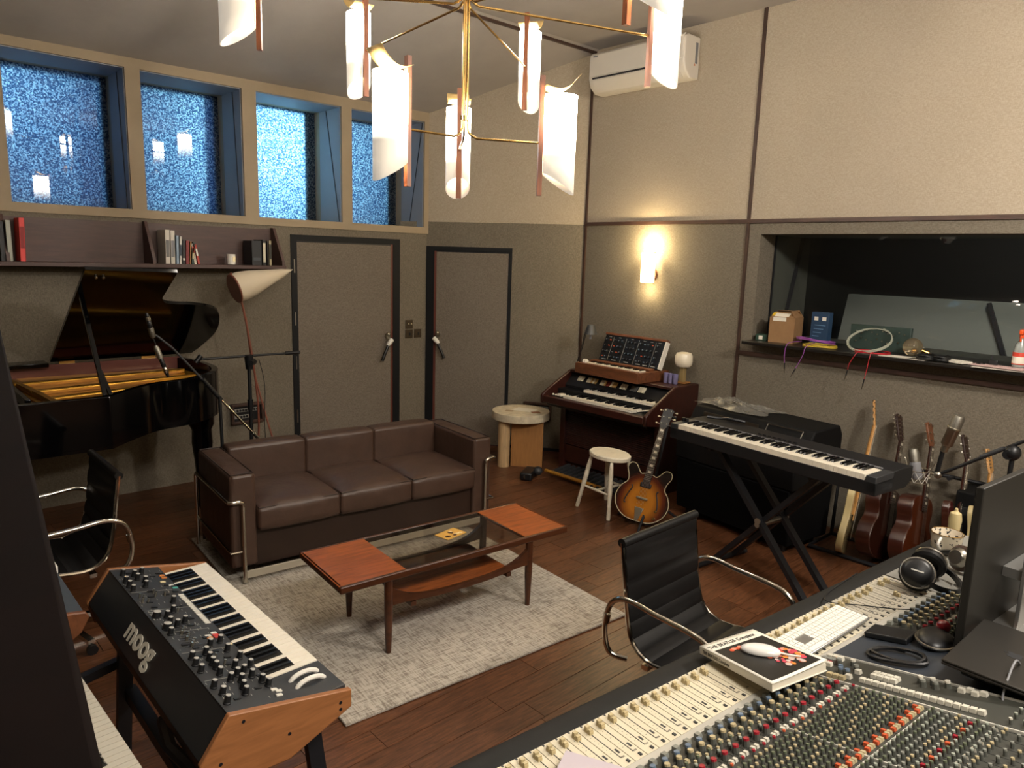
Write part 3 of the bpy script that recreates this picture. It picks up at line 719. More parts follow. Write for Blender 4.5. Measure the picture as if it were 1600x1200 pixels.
# ---------------------------------------------------------------- white stool
so = thing('stool', 'white painted stool with oval seat and turned legs', 'stool', (4.31, 3.47, 0), R(-8))
mb = MB(); n = 40
rings = []
for sc_, z in ((.93, .43), (1, .437), (1, .462), (.95, .470)):
    rings.append([mb.bm.verts.new((.135*sc_*math.cos(2*PI*i/n), .19*sc_*math.sin(2*PI*i/n), z)) for i in range(n)])
mb.skin(rings).build('seat', m_whitepaint, so)
def turned(parent, a, b):
    a = Vector(a); b = Vector(b); d = b-a; Ln = d.length
    M = Matrix.Translation(a) @ d.to_track_quat('Z', 'Y').to_matrix().to_4x4()
    pr = [(.014, 0), (.016, .02), (.015, .22*Ln), (.018, .235*Ln), (.015, .25*Ln), (.014, .27*Ln), (.019, .5*Ln), (.018, .60*Ln), (.0205, .615*Ln), (.017, .63*Ln), (.0205, .645*Ln), (.017, .66*Ln), (.0205, .675*Ln), (.017, .69*Ln), (.019, .75*Ln), (.013, Ln)]
    MB().lathe(pr, n=14, M=M).build('leg', m_whitepaint, parent, ang=70)
LG = {}
for sx in (-1, 1):
    for sy in (-1, 1):
        f_ = (sx*.155, sy*.185, 0); t_ = (sx*.085, sy*.115, .434); turned(so, f_, t_); LG[sx, sy] = (Vector(f_), Vector(t_))
lp = lambda k, t: LG[k][0].lerp(LG[k][1], t)
mid = []
for sx in (-1, 1):
    a, b = lp((sx, -1), .42), lp((sx, 1), .42); mid.append((a+b)/2)
    MB().tube([a, (a+b)/2, b], .01, n=10, rr=[.008, .012, .008]).build('stretcher', m_whitepaint, so)
MB().tube([mid[0], (mid[0]+mid[1])/2, mid[1]], .01, n=10, rr=[.008, .012, .008]).build('stretcher', m_whitepaint, so)

# ---------------------------------------------------------------- keyboards: shared key maker
def make_keys(parent, n_white, x0, x1, yfront, yback, z, kw_th=.016, blk=True, start=0, lipdown=None, wm=m_ivory, black_len=.62, bh=.011, gap=.0014):
    """white keys along +x; front edge at yfront, back at yback (yfront<yback)"""
    w_ = (x1-x0)/n_white; ln = yback-yfront
    me = MB().box((0, ln/2, -kw_th/2), (w_-gap, ln, kw_th)).mesh('white_key', wm)
    bl = ln*black_len
    mb = MB(); bw = w_*.52; vs = []
    c = [(-bw/2, 0, 0), (bw/2, 0, 0), (bw/2, bl, 0), (-bw/2, bl, 0), (-bw*.38, .008, bh), (bw*.38, .008, bh), (bw*.38, bl, bh), (-bw*.38, bl, bh)]
    vs = [mb.bm.verts.new(q) for q in c]
    for f in ((3, 2, 1, 0), (4, 5, 6, 7), (0, 1, 5, 4), (1, 2, 6, 5), (2, 3, 7, 6), (3, 0, 4, 7)): mb.bm.faces.new([vs[i] for i in f])
    mk = mb.mesh('black_key', m_ebony)
    for i in range(n_white):
        place('white_key', me, parent, (x0+w_*(i+.5), yfront, z))
        if blk and i < n_white-1 and (i+start) % 7 in (0, 1, 3, 4, 5):
            place('black_key', mk, parent, (x0+w_*(i+1), yback-bl, z))
def knob_mesh(r, h, m, n=12, pointer=True, skirt=1.15):
    mb = MB().lathe([(r*skirt, 0), (r*skirt, h*.15), (r, h*.2), (r*.92, h*.95), (r*.8, h), (.0001, h)], n=n)
    return mb.mesh('knob', m)

# ---------------------------------------------------------------- electric organ against the right wall
og = thing('organ', 'dark mahogany electric organ with two manuals and louvred front', 'organ', (0, 0, 0))
# local: x = world y reversed is avoided; built directly in world axes around its centre
OY0, OY1 = 3.36, 4.55; OX1 = 5.33; OC = Vector(((4.62+OX1)/2, (OY0+OY1)/2, 0)); og.location = OC
def OB(c, d): return (Vector(c)-OC, d)
def obx(name, m, x0, x1, y0, y1, z0, z1, bev=.003):
    return MB().box(((x0+x1)/2-OC.x, (y0+y1)/2-OC.y, (z0+z1)/2), (x1-x0, y1-y0, z1-z0)).build(name, m, og, bevel=bev)
def cheek(y0, y1, nm='side_cheek'):
    poly = [(4.60, .655), (4.60, .735), (4.66, .775), (4.98, .935), (OX1, .935), (OX1, .60), (4.80, .60)]
    poly = [(4.60, .655), (4.60, .735), (4.66, .775), (4.98, .935), (OX1, .935), (OX1, .615), (4.84, .615)]
    m_ = yz_prism([(x-OC.x, z) for x, z in poly], y0-OC.y, y1-OC.y); m_.build(nm, m_organ, og, bevel=.008)
cheek(OY0, OY0+.03); cheek(OY1-.03, OY1)
obx('top_panel', m_organ, 4.96, OX1, OY0+.03, OY1-.03, .912, .935, .004)
obx('front_rail', m_organ, 4.60, 4.66, OY0+.03, OY1-.03, .665, .725, .006)
obx('key_bed', m_blkplas, 4.66, 5.30, OY0+.03, OY1-.03, .63, .70)
obx('lower_cabinet', m_organ, 4.90, OX1, OY0+.04, OY1-.04, .0, .63)
obx('front_stile', m_organ, 4.85, 4.90, OY0+.03, OY0+.09, 0, .65); obx('front_stile', m_organ, 4.85, 4.90, OY1-.09, OY1-.03, 0, .65)
obx('kick_board', m_organ, 4.87, 4.90, OY0+.09, OY1-.09, .08, .24)
sl_me = MB().box((0, 0, 0), (.012, OY1-OY0-.18, .010)).mesh('louvre_slat', m_organ)
for i in range(22): place('louvre_slat', sl_me, og, (4.878-OC.x, 0, .255+i*.017), (0, R(25), 0))
# sloping control panel behind the manuals
mb = yz_prism([(4.90-OC.x, .80), (5.0-OC.x, .905), (5.3-OC.x, .905), (5.3-OC.x, .70), (4.90-OC.x, .70)], OY0+.03-OC.y, OY1-.03-OC.y); mb.build('tab_panel', m_blkplas, og)
# rotate helper: manuals run along -y (left to right for the player facing +x)
man = Matrix.Rotation(-PI/2, 4, 'Z')
def manual(xf, y0, y1, z, n):
    e = bpy.data.objects.new('manual', None); COL.objects.link(e); e.parent = og
    e.location = (xf-OC.x, (y0+y1)/2-OC.y, z); e.rotation_euler[2] = -PI/2
    return e
obx('lower_key_slip', m_blkplas, 4.66, 4.84, OY0+.03, OY1-.03, .70, .716)
e1 = manual(4.675, 3.54, 4.37, .745, 26); make_keys(e1, 26, -.38, .40, 0, .13, 0, kw_th=.022, wm=m_ivory)
obx('upper_key_bed', m_blkplas, 4.80, 4.92, OY0+.03, OY1-.03, .70, .775)
e2 = manual(4.80, 3.40, 4.25, .805, 26); make_keys(e2, 26, -.38, .40, 0, .13, 0, kw_th=.022)
# tabs in groups on the sloping panel
tb = MB().box((0, 0, 0), (.055, .021, .008)).mesh('stop_tab', mat('tab_cream', 'e5dcc0', .35))
tb2 = MB().box((0, 0, 0), (.055, .021, .008)).mesh('stop_tab', mat('tab_tan', 'c59f62', .35))
tb3 = MB().box((0, 0, 0), (.055, .021, .008)).mesh('stop_tab', mat('tab_grey', '5d5c58', .35))
tb4 = MB().box((0, 0, 0), (.055, .021, .008)).mesh('stop_tab', mat('tab_red', '6e2a1c', .35))
y_ = OY1-.15
for grp_ in ([tb, tb, tb], None, [tb, tb, tb2, tb, tb2], None, [tb, tb, tb2, tb4, tb4, tb, tb2, tb2], None, [tb, tb, tb], None, [tb3, tb3, tb3], [tb, tb, tb]):
    if grp_ is None: y_ -= .030; continue
    for q in grp_:
        place('stop_tab', q, og, (4.955-OC.x, y_-OC.y, .868), (0, -R(46), 0)); y_ -= .0235
    y_ -= .012
MB().box((0, 0, 0), (.004, .10, .016)).build('name_plate', m_blkplas, og, loc=(4.797-OC.x, 3.95-OC.y, .755))
for k in range(9): MB().box((0, 0, 0), (.003, .006, .009)).build('plate_letter', m_steel, og, loc=(4.794-OC.x, 3.99-k*.01-OC.y, .757))
for k in range(3): MB().ball((0, 0, 0), .012, (1, 1, .7)).build('knob', m_ivory, og, loc=(4.72-OC.x, 4.50-k*.035-OC.y, .728))
MB().box((4.71-OC.x, 4.39-OC.y, .74), (.07, .05, .022)).build('tab_switch', m_ivory, og, bevel=.004)
MB().bar((4.66-OC.x, 3.50-OC.y, .752), (4.76-OC.x, 3.44-OC.y, .757), .02, .006).build('loose_key', m_ivory, og)
# pedal board
pb = MB().box((4.74-OC.x, 3.95-OC.y, .03), (.05, .9, .05)).build('pedal_frame', m_blkplas, og)
pm = MB().box((0, 0, 0), (.26, .028, .02)).mesh('pedal', m_dgrey)
for i in range(13): place('pedal', pm, og, (4.70-OC.x, 4.36-i*.062-OC.y, .055), (0, R(-6), 0))
MB().box((4.76-OC.x, 3.58-OC.y, .10), (.2, .1, .02), rz=0).build('swell_pedal', m_dgrey, og)

# ---------------------------------------------------------------- monophonic synth on the organ
ms = thing('analogue_synthesizer', 'small walnut synthesizer with tilted black knob panel on top of the organ', 'synthesizer', (5.12, 4.00, .936), R(-3))
# local x = world x depth, y = world y; front at -x
yw = .37
MB().box((-.06, 0, .045), (.42, .74, .088)).build('wooden_case', m_walnut, ms, bevel=.003)
MB().box((-.245, .0, .091), (.05, .70, .006)).build('key_recess', m_walnut, ms)
e_ = bpy.data.objects.new('keybed', None); COL.objects.link(e_); e_.parent = ms; e_.location = (-.215, 0, .100); e_.rotation_euler[2] = -PI/2
make_keys(e_, 26, -.28, .34, 0, .085, 0, kw_th=.01, bh=.008)
MB().box((-.06, 0, .098), (.07, .70, .022)).build('key_rail', m_walnut, ms, bevel=.002)
for k in (0, 1): MB().cyl((-.185, .305+k*.025, .10), (-.185, .315+k*.025, .10), .022, n=16).build('pitch_wheel', m_white, ms)
PT = Matrix.Translation((.015, 0, .10)) @ Matrix.Rotation(R(-68), 4, 'Y')   # panel: local +x runs up the panel
MB().box((.125, 0, -.018), (.25, .70, .034), PT).build('panel_body', m_blkplas, ms)
MB().box((.262, 0, -.018), (.022, .72, .05), PT).build('panel_top_rail', m_walnut, ms, bevel=.002)
MB().box((.13, -.357, -.018), (.25, .012, .05), PT).build('panel_end', m_white, ms)['label'] = 'pale end strip of the panel'
kn = knob_mesh(.0095, .016, m_blkplas, 10); kt = MB().cyl((0, 0, .0162), (0, 0, .0172), .006, n=10).mesh('knob_cap', m_steel)
m_line = mat('panel_print', 'b9b6aa', .6); m_orange = mat('orange_rocker', 'c4512b', .5)
q4 = PT.to_euler()
def onp(M, x, y, z=0): return (M @ Vector((x, y, z)))
cols = [.32, .275, .215, .165, .125, .05, .01, -.03, -.09, -.135, -.18, -.225, -.285]
for c_ in cols:
    for r_ in (.045, .095, .15, .205):
        if rnd.random() < .2: 
            place('switch', MB().box((0, 0, .004), (.008, .014, .008)).mesh('switch', m_orange if rnd.random() < .5 else m_steel), ms, onp(PT, r_, c_), q4); continue
        o = place('knob', kn, ms, onp(PT, r_, c_), q4); place('knob_cap', kt, ms, onp(PT, r_, c_), q4)
for yy in (.245, .09, -.06, -.25): MB().box((.12, yy, .0006), (.23, .0018, .001), PT).build('panel_line', m_line, ms)
for yy in (.29, .17, .02, -.12, -.20, -.29):
    MB().box((.018, yy, .0006), (.006, .05, .001), PT).build('panel_print', m_line, ms); MB().box((.235, yy, .0006), (.004, .03, .001), PT).build('panel_print', m_line, ms)

# table lamp, tumblers, desk lamp on the organ
tl = thing('table_lamp', 'small table lamp with white drum globe shade on the organ', 'table lamp', (5.235, 3.47, .936))
MB().box((0, 0, .006), (.10, .10, .012)).build('base', m_ochre, tl, bevel=.003)
MB().box((0, 0, .075), (.042, .042, .13)).build('stem', mat('lamp_stem_wood', '8f7a50', .5), tl, bevel=.003)
MB().lathe([(.02, .138), (.055, .142), (.072, .16), (.076, .19), (.074, .235), (.062, .258), (.03, .266), (.001, .267)], n=28).build('lamp_shade', mat('milk_glass', 'e8dcc4', .3, coat=.4), tl)
for i in range(3):
    t = thing('tumbler', ['violet glass tumbler left of three beside the table lamp', 'violet glass tumbler in the middle of three beside the table lamp', 'violet glass tumbler right of three beside the table lamp'][i], 'glass', (5.13, 3.565-i*.047, .936), 0, 'violet tumblers on the organ')
    MB().lathe([(.019, 0), (.022, .004), (.023, .085), (.0215, .085), (.020, .012), (.001, .010)], n=16).build('glass_body', mat('violet_glass', (.42, .38, .66), .08, trans=.55), t)
dl = thing('desk_lamp', 'black jointed desk lamp at the left end of the organ', 'desk lamp', (5.10, 4.47, .936))
MB().cyl((0, 0, 0), (0, 0, .012), .06, n=24).build('base', m_blkplas, dl)
MB().cyl((0, 0, .01), (0, .09, .05), .006, n=8).build('lower_arm', m_steel, dl)
MB().ball((0, .09, .05), .012, n=10, m=6).build('joint', m_steel, dl)
for k in (-.008, .008): MB().tube([(k, .09, .05), (k, .0, .36)], .0035, n=8).build('upper_arm', m_blkplas, dl)
MB().tube([(0, .0, .36), (0, -.03, .385)], .006, n=8).build('head_joint', m_steel, dl)
MB().lathe([(.025, .09), (.034, .085), (.062, .0), (.060, .0), (.032, .082), (.001, .086)], c=(0, 0, 0), n=24).build('lamp_head', mat('lamp_grey', '3a3b3c', .4), dl, loc=(0, -.055, .335))
MB().cyl((0, -.055, .345), (0, -.055, .29), .008, .012, n=10).build('bulb', m_grey, dl)

# vacuum cleaner wand on the floor
vc = thing('vacuum_wand', 'yellow stick vacuum wand with black head lying before the organ', 'vacuum cleaner', (4.42, 4.40, .04))
MB().tube([(.10, -.03, .03), (.18, -.62, .0)], .017, n=12).build('tube', mat('ochre_tube', 'a87528', .35, .3), vc)
MB().box((-.02, .06, .0), (.11, .24, .07), rz=R(-58)).build('floor_head', m_blkplas, vc, bevel=.015, seg=3)
MB().ball((.055, .02, .02), .045, (1, 1, .9)).build('neck_joint', m_dgrey, vc)
MB().cyl((-.10, .00, .0), (-.10, .055, .0), .032, n=14).build('roller_end', m_steel, vc)
# ---------------------------------------------------------------- grand piano along the window wall
gp = thing('grand_piano', 'black lacquered grand piano with raised lid and gold iron plate', 'piano', (0, 0, 0))
Z1, Z0 = 1.09, .80
yb_, yn = 6.02, 4.56
Yp = lambda o: yn+o*1.43
curve = cat_curve([(1.08, yn, 0), (1.22, 4.70, 0), (1.42, 4.86, 0), (1.66, 4.93, 0), (1.86, 5.08, 0), (1.98, 5.30, 0), (2.01, 5.58, 0), (1.98, 5.86, 0), (1.93, yb_, 0)], 6)
outl = [(.20, yn)]+[(p.x, p.y) for p in curve]+[(.20, yb_)]
def rim(outl, t):
    n = len(outl); res = []
    for i in range(n):
        a, b, c = Vector(outl[i-1]), Vector(outl[i]), Vector(outl[(i+1) % n])
        d1 = (b-a).normalized(); d2 = (c-b).normalized(); n1 = Vector((-d1.y, d1.x)); n2 = Vector((-d2.y, d2.x))
        m_ = (n1+n2); m_.normalize(); res.append(tuple(b+m_*t/max(.5, m_.dot(n1))))
    return res
inner = rim(outl, .045)
mb = MB(); n = len(outl)
rr_ = [[mb.bm.verts.new((x, y, z)) for x, y in ol] for ol, z in ((outl, Z0), (outl, Z1), (inner, Z1), (inner, Z0))]
mb.skin(rr_, caps=False, closed=True); mb.build('rim', m_lacq, gp, bevel=.004, ang=30)
MB().prism(outl, Z0-.02, Z0).build('bottom_board', m_lacq, gp, ang=30)
m_sound = mat('inner_rim_mahogany', '5a2418', .4, coat=.3)
MB().box((1.2, yb_-.062, Z1-.055), (1.45, .012, .13)).build('inner_rim_panel', m_sound, gp)
MB().prism([(p[0], p[1]) for p in rim(outl, .05)], Z0+.19, Z0+.20).build('sound_board', mat('sound_board', '7a4f22', .4), gp)
pl = [(.82, yn+.06), (1.05, yn+.06), (1.20, 4.79), (1.42, 4.94), (1.64, 5.01), (1.80, 5.13), (1.90, 5.32), (1.93, 5.55), (1.88, yb_-.12), (1.10, yb_-.08), (.72, yb_-.08), (.78, 5.2)]
MB().prism(pl, Z1-.085, Z1-.075).build('iron_plate', m_gold, gp)
zp = Z1-.06
for a, b in (((.86, yn+.14), (1.20, 4.90)), ((.84, 4.95), (1.62, 5.10)), ((.80, 5.25), (1.84, 5.36)), ((.76, 5.58), (1.86, 5.66))):
    MB().bar((*a, zp), (*b, zp), .05, .035).build('plate_strut', m_gold, gp, bevel=.010)
MB().tube([(*p, zp+.0) for p in [(.87, yn+.08), (.83, 5.2), (.76, yb_-.14)]], .024, n=8).build('pin_block_edge', m_gold, gp)
m_str = mat('string_copper', 'b98d55', .35, .9)
mb = MB()
for i in range(44):
    t = i/43; mb.bar((.90-.08*t, yn+.16+t*1.12, zp+.004), (1.18+.65*min(1, t*1.3), 4.92+t*.86, zp+.004), .0022, .0022)
st(mb.build('strings', m_str, gp, smooth=False), 'stuff')
MB().box((.50, (yn+yb_)/2+.0, Z1-.07), (.50, yb_-yn-.10, .02)).build('key_cover', m_lacq, gp, bevel=.004)
MB().box((.70, (yn+yb_)/2+.02, Z1-.02), (.03, yb_-yn-.2, .05)).build('music_ledge', m_lacq, gp, bevel=.004)
MB().box((.62, yb_-.08, Z1+.02), (.80, .16, .03)).build('front_lid_fold', m_lacq, gp, bevel=.004)
th_ = R(30); hz = 1.115; hy = 5.985
def lidp(u, v, o=0): # u = x, v = distance from hinge
    return Vector((u, hy-v*math.cos(th_)+o*math.sin(th_), hz+v*math.sin(th_)+o*math.cos(th_)))
lo = [(1.05, 0), (1.05, 1.385), (1.57, 1.36), (1.568, 1.20)]+[(p.x, p.y) for p in cat_curve([(1.565, 1.0, 0), (1.60, .93, 0), (1.68, .905, 0), (1.80, .89, 0), (1.96, .82, 0), (2.05, .66, 0), (2.10, .40, 0), (2.07, .15, 0), (2.03, 0, 0)], 6)]
mb = MB(); a = [mb.bm.verts.new(lidp(u, v, 0)) for u, v in lo]; b = [mb.bm.verts.new(lidp(u, v, .022)) for u, v in lo]
mb.bm.faces.new(a); mb.bm.faces.new(list(reversed(b)))
for i in range(len(lo)): mb.bm.faces.new((a[i], b[i], b[(i+1) % len(lo)], a[(i+1) % len(lo)]))
lid = mb.build('lid', m_lacq, gp, ang=30)
for xx in (1.15, 1.7): MB().box((xx, hy-.01, hz-.01), (.10, .03, .025)).build('hinge', m_brass, lid)
for u in (1.12, 1.16): MB().cyl(lidp(u, 1.3, -.001), lidp(u, 1.3, -.012), .008, n=10).build('rubber_buffer', m_nickel, lid)
MB().bar((1.065, 4.60, 1.09), lidp(1.075, 1.08), .026, .022).build('lid_prop', m_lacq, gp, bevel=.003)
MB().bar((1.095, 4.60, 1.09), (1.075, 4.72, 1.22), .020, .016).build('short_prop', m_lacq, gp)
def piano_leg(x, y):
    MB().lathe([(.035, 0), (.05, .04), (.045, .10), (.06, .38), (.075, .52), (.07, .62), (.09, .66), (.09, .78)], c=(x, y, 0), n=16).build('leg', m_lacq, gp)
    MB().cyl((x-.02, y, .025), (x+.02, y, .025), .025, n=14).build('caster', m_brass, gp)
piano_leg(1.88, 5.40); piano_leg(.35, 4.75); piano_leg(.35, 5.85)
MB().box((.5, 5.3, .40), (.10, .25, .76)).build('pedal_lyre', m_lacq, gp)

# ---------------------------------------------------------------- floor lamp with paper cone
fp = thing('floor_lamp', 'floor lamp with white cone shade on bent reddish wooden stem', 'floor lamp', (2.37, 5.66, 0))
m_redrod = mat('reddish_beech', '7a4534', .45)
MB().tube(cat_curve([(.0, .0, .02), (.06, .0, .5), (.04, .0, .95), (-.03, .0, 1.45), (-.09, -.01, 1.66), (-.13, -.01, 1.77)], 6), .009, n=8).build('stem', m_redrod, fp)
MB().tube(cat_curve([(.22, -.16, .0), (.05, .0, .9), (-.02, .0, 1.42)], 5), .008, n=8).build('stem', m_redrod, fp)
for a in (30, 150, 270): MB().tube([(0, 0, .06), (.26*math.cos(R(a)), .26*math.sin(R(a)), .012)], .01, n=8).build('foot', m_redrod, fp)
m_cone = mat('white_paper_shade', 'cdbfa6', .7)
A_ = Vector((-.075, .0, 1.655)); B_ = Vector((.39, .0, 1.80)); ax_ = (B_-A_)
MT = Matrix.Translation(A_) @ ax_.to_track_quat('Z', 'Y').to_matrix().to_4x4(); Ln = ax_.length
MB().lathe([(.112, -.03), (.117, .03), (.100, .12*Ln/.45), (.070, .5*Ln), (.034, .8*Ln), (.001, Ln)], n=28, M=MT).build('cone_shade', m_cone, fp, ang=60)
MB().lathe([(.114, -.034), (.118, -.03), (.118, -.022), (.114, -.02)], n=28, M=MT).build('shade_rim', m_redrod, fp)

# ---------------------------------------------------------------- boom stands by the piano
mstand = thing('microphone_stand', 'black boom microphone stand with horizontal arm before the paper lamp', 'microphone stand', (2.265, 5.42, 0))
MB().cyl((0, 0, .02), (0, 0, 1.08), .0145, n=12).build('pole', m_blkplas, mstand)
MB().cyl((0, 0, .72), (0, 0, .80), .022, n=12).build('clutch', m_blkplas, mstand)
MB().cyl((0, 0, 1.04), (0, 0, 1.15), .026, .036, n=14).build('boom_clamp', m_blkplas, mstand)
MB().cyl((-.01, -.045, 1.09), (.05, .03, 1.09), .024, n=14).build('clamp_knob', m_blkplas, mstand)
MB().tube([(-.38, .0, 1.143), (.42, .0, 1.143)], .009, n=10).build('boom_arm', m_blkplas, mstand)
MB().cyl((.30, .0, 1.143), (.42, .0, 1.143), .014, n=12).build('counterweight', m_blkplas, mstand)
MB().cyl((-.40, 0, 1.12), (-.36, .0, 1.17), .018, n=12).build('boom_joint', m_blkplas, mstand)
for a in (90, 210, 330): MB().tube([(0, 0, .10), (.26*math.cos(R(a)), .26*math.sin(R(a)), .015)], .011, n=8).build('leg', m_blkplas, mstand)
MB().tube(cat_curve([(.08, .0, 1.11), (.12, 0, .9), (.11, 0, .6), (.12, .0, .30)], 5), .003, n=6).build('cable', m_blkplas, mstand)
bs = thing('microphone_stand', 'low boom stand with long chrome arm slanting across the open piano', 'microphone stand', (1.83, 4.84, 0))
MB().tube([(.27, .08, .62), (.01, .10, .945)], .0085, n=10).build('boom_arm', m_chrome, bs)
MB().tube([(.03, .10, .92), (-.09, .10, 1.08)], .015, n=10).build('boom_clamp', m_blkplas, bs)
MB().tube([(-.07, .10, 1.05), (-.268, .10, 1.295), (-.362, .10, 1.384), (-.41, .10, 1.407)], .008, n=10).build('boom_arm', m_dgrey, bs)
MB().tube([(.30, .08, .585), (.24, .08, .66)], .013, n=10).build('counterweight', m_steel, bs)
MB().cyl((.015, .06, .02), (.015, .085, .95), .011, n=10).build('pole', m_blkplas, bs)
for a in (0, 120, 240): MB().tube([(.015, .06, .14), (.015+.13*math.cos(R(a)), .06+.13*math.sin(R(a)), .014)], .009, n=8).build('leg', m_blkplas, bs)
def pencil(lab, a, b):
    a = Vector(a); b = Vector(b); t = thing('microphone', lab, 'microphone', a, 0, 'ribbon microphones over the piano'); d = b-a
    MT = d.to_track_quat('Z', 'Y').to_matrix().to_4x4(); l = d.length
    MB().lathe([(.008, 0), (.012, .02), (.012, .3*l), (.015, .33*l), (.015, .55*l), (.012, .58*l)], n=14, M=MT).build('body', m_blkplas, t)
    MB().lathe([(.013, .12*l), (.016, .14*l), (.016, .30*l), (.013, .32*l)], n=14, M=MT).build('silver_band', m_chrome, t)
    MB().lathe([(.014, .58*l), (.018, .60*l), (.018, .92*l), (.010, l)], n=14, M=MT).build('grille', m_silverfab, t)
pencil('upper slim silver microphone clipped to the boom over the piano', (1.408, 4.93, 1.535), (1.440, 4.93, 1.375))
pencil('lower slim silver microphone just above the piano strings', (1.518, 4.93, 1.115), (1.451, 4.93, 1.325))
MB().tube([(-.41, .095, 1.40), (-.385, .09, 1.36), (-.37, .09, 1.30)], .004, n=6).build('microphone_clip', m_blkplas, bs)

# ---------------------------------------------------------------- office chairs (ribbed leather sling, chrome loops)
def office_chair(lab, loc, rz):
    t = thing('office_chair', lab, 'office chair', loc, rz, None)
    # local: chair faces -y, back at +y
    def prof_(s): # s 0..1 from front of the seat to the top of the back
        pts = [(-.30, .44), (-.22, .455), (-.05, .43), (.08, .42), (.16, .47), (.195, .58), (.215, .72), (.235, .86)]
        k = s*(len(pts)-1); i = min(int(k), len(pts)-2); f_ = k-i
        P = [Vector(q) for q in pts]; a, b, c, d = P[max(i-1, 0)], P[i], P[i+1], P[min(i+2, len(P)-1)]
        return .5*((2*b)+(-a+c)*f_+(2*a-5*b+4*c-d)*f_*f_+(-a+3*b-3*c+d)*f_**3)
    W_ = .25; NR = 12
    for (s0, s1, nm) in ((0, .55, 'seat'), (.55, 1.0, 'backrest')):
        mb = MB(); rows = []
        k0 = int(NR*6*s0); k1 = int(NR*6*s1)
        for k in range(k0, k1+1):
            s = k/(NR*6); p = prof_(s); q = prof_(min(1, s+.01)) if s < .99 else prof_(s); q0 = prof_(max(0, s-.01))
            nn_ = Vector((-(q-q0).y, (q-q0).x)).normalized(); rib = abs(math.sin(PI*NR*s))**.5*.008
            rw = []
            for sg in (1, -1):
                for x in ((-W_, -W_*.5, 0, W_*.5, W_) if sg > 0 else (W_, W_*.5, 0, -W_*.5, -W_)):
                    pp2 = p + nn_*sg*(rib*.75+.005); rw.append(mb.bm.verts.new((x, pp2.x, pp2.y)))
            rows.append(rw)
        mb.skin(rows); mb.build(nm, m_blkleather, t, ang=35)
    tp = prof_(1.0); fr_ = prof_(0)
    MB().cyl((-W_-.012, tp.x, tp.y), (W_+.012, tp.x, tp.y), .019, n=14).build('top_roll', m_blkleather, t)
    MB().cyl((-W_-.012, fr_.x, fr_.y), (W_+.012, fr_.x, fr_.y), .019, n=14).build('front_roll', m_blkleather, t)
    for s in (-1, 1):
        pts = [prof_(k/20) for k in range(21)]
        MB().tube([(s*(W_+.006), p.x, p.y) for p in pts], .009, n=8).build('side_frame', m_chrome, t)
        x = s*.305
        arm = cat_curve([(s*.27, .17, .40), (x, .235, .42), (x, .262, .52), (x, .235, .625), (x, .16, .665), (x, .03, .655), (x, -.12, .645), (x, -.19, .625), (x, -.235, .57), (x, -.24, .50), (s*.28, -.18, .43)], 6)
        MB().tube(arm, .0115, n=10).build('armrest', m_chrome, t)
        MB().cyl((x, .252, .575), (x, .259, .535), .015, n=10).build('arm_clamp', m_chrome, t)
    MB().bar((-.25, .10, .385), (.25, .10, .385), .03, .02).build('seat_spreader', m_chrome, t); MB().bar((-.25, -.12, .40), (.25, -.12, .40), .03, .02).build('seat_spreader', m_chrome, t)
    MB().cyl((0, -.02, .08), (0, -.02, .40), .022, n=14).build('column', m_chrome, t)
    for k in range(5):
        a = 2*PI*k/5+.3; e = (.29*math.cos(a), -.02+.29*math.sin(a))
        MB().bar((0, -.02, .10), (*e, .065), .03, .022).build('foot', m_chrome, t)
        MB().cyl((e[0]-.012, e[1], .025), (e[0]+.012, e[1], .025), .025, n=12).build('caster', m_blkplas, t)
    return t
office_chair('black ribbed leather office chair with chrome arms at the mixing desk', (2.42, 1.42, 0), R(1))
office_chair('black ribbed leather office chair with chrome arms beside the grand piano', (.66, 3.97, 0), R(-90))

# ---------------------------------------------------------------- big synthesizer in the foreground
sy = thing('knob_synthesizer', 'large black synthesizer with wooden ends on a stand in the foreground', 'synthesizer', (.735, 2.175, 0))
# local x: keys at +x (.195), back at -x; local y along the length, far end +y
HL = .55
endp = [(.20, .728), (.20, .775), (-.135, .835), (-.20, .735), (-.19, .655), (-.06, .64)]
endp = [(.205, .70), (.205, .752), (-.135, .822), (-.21, .715), (-.19, .635), (.02, .625)]
for s in (-1, 1):
    y0, y1 = sorted((s*HL, s*(HL-.018)))
    yz_prism(endp, y0, y1).build('wooden_end', m_cherry, sy, bevel=.003)
for x, z in ((.17, .725), (.17, .705), (-.10, .79), (.02, .70), (-.16, .70), (-.12, .655)): MB().cyl((x, -HL-.0005, z), (x, -HL+.002, z), .005, n=8).build('screw', m_black, sy)
yz_prism([(.195, .70), (.195, .735), (.03, .742), (.02, .782), (-.133, .815), (-.205, .715), (-.185, .64), (.02, .63)], -HL+.018, HL-.018).build('case', mat('synth_case_black', '1b1c1e', .42), sy, bevel=.002)
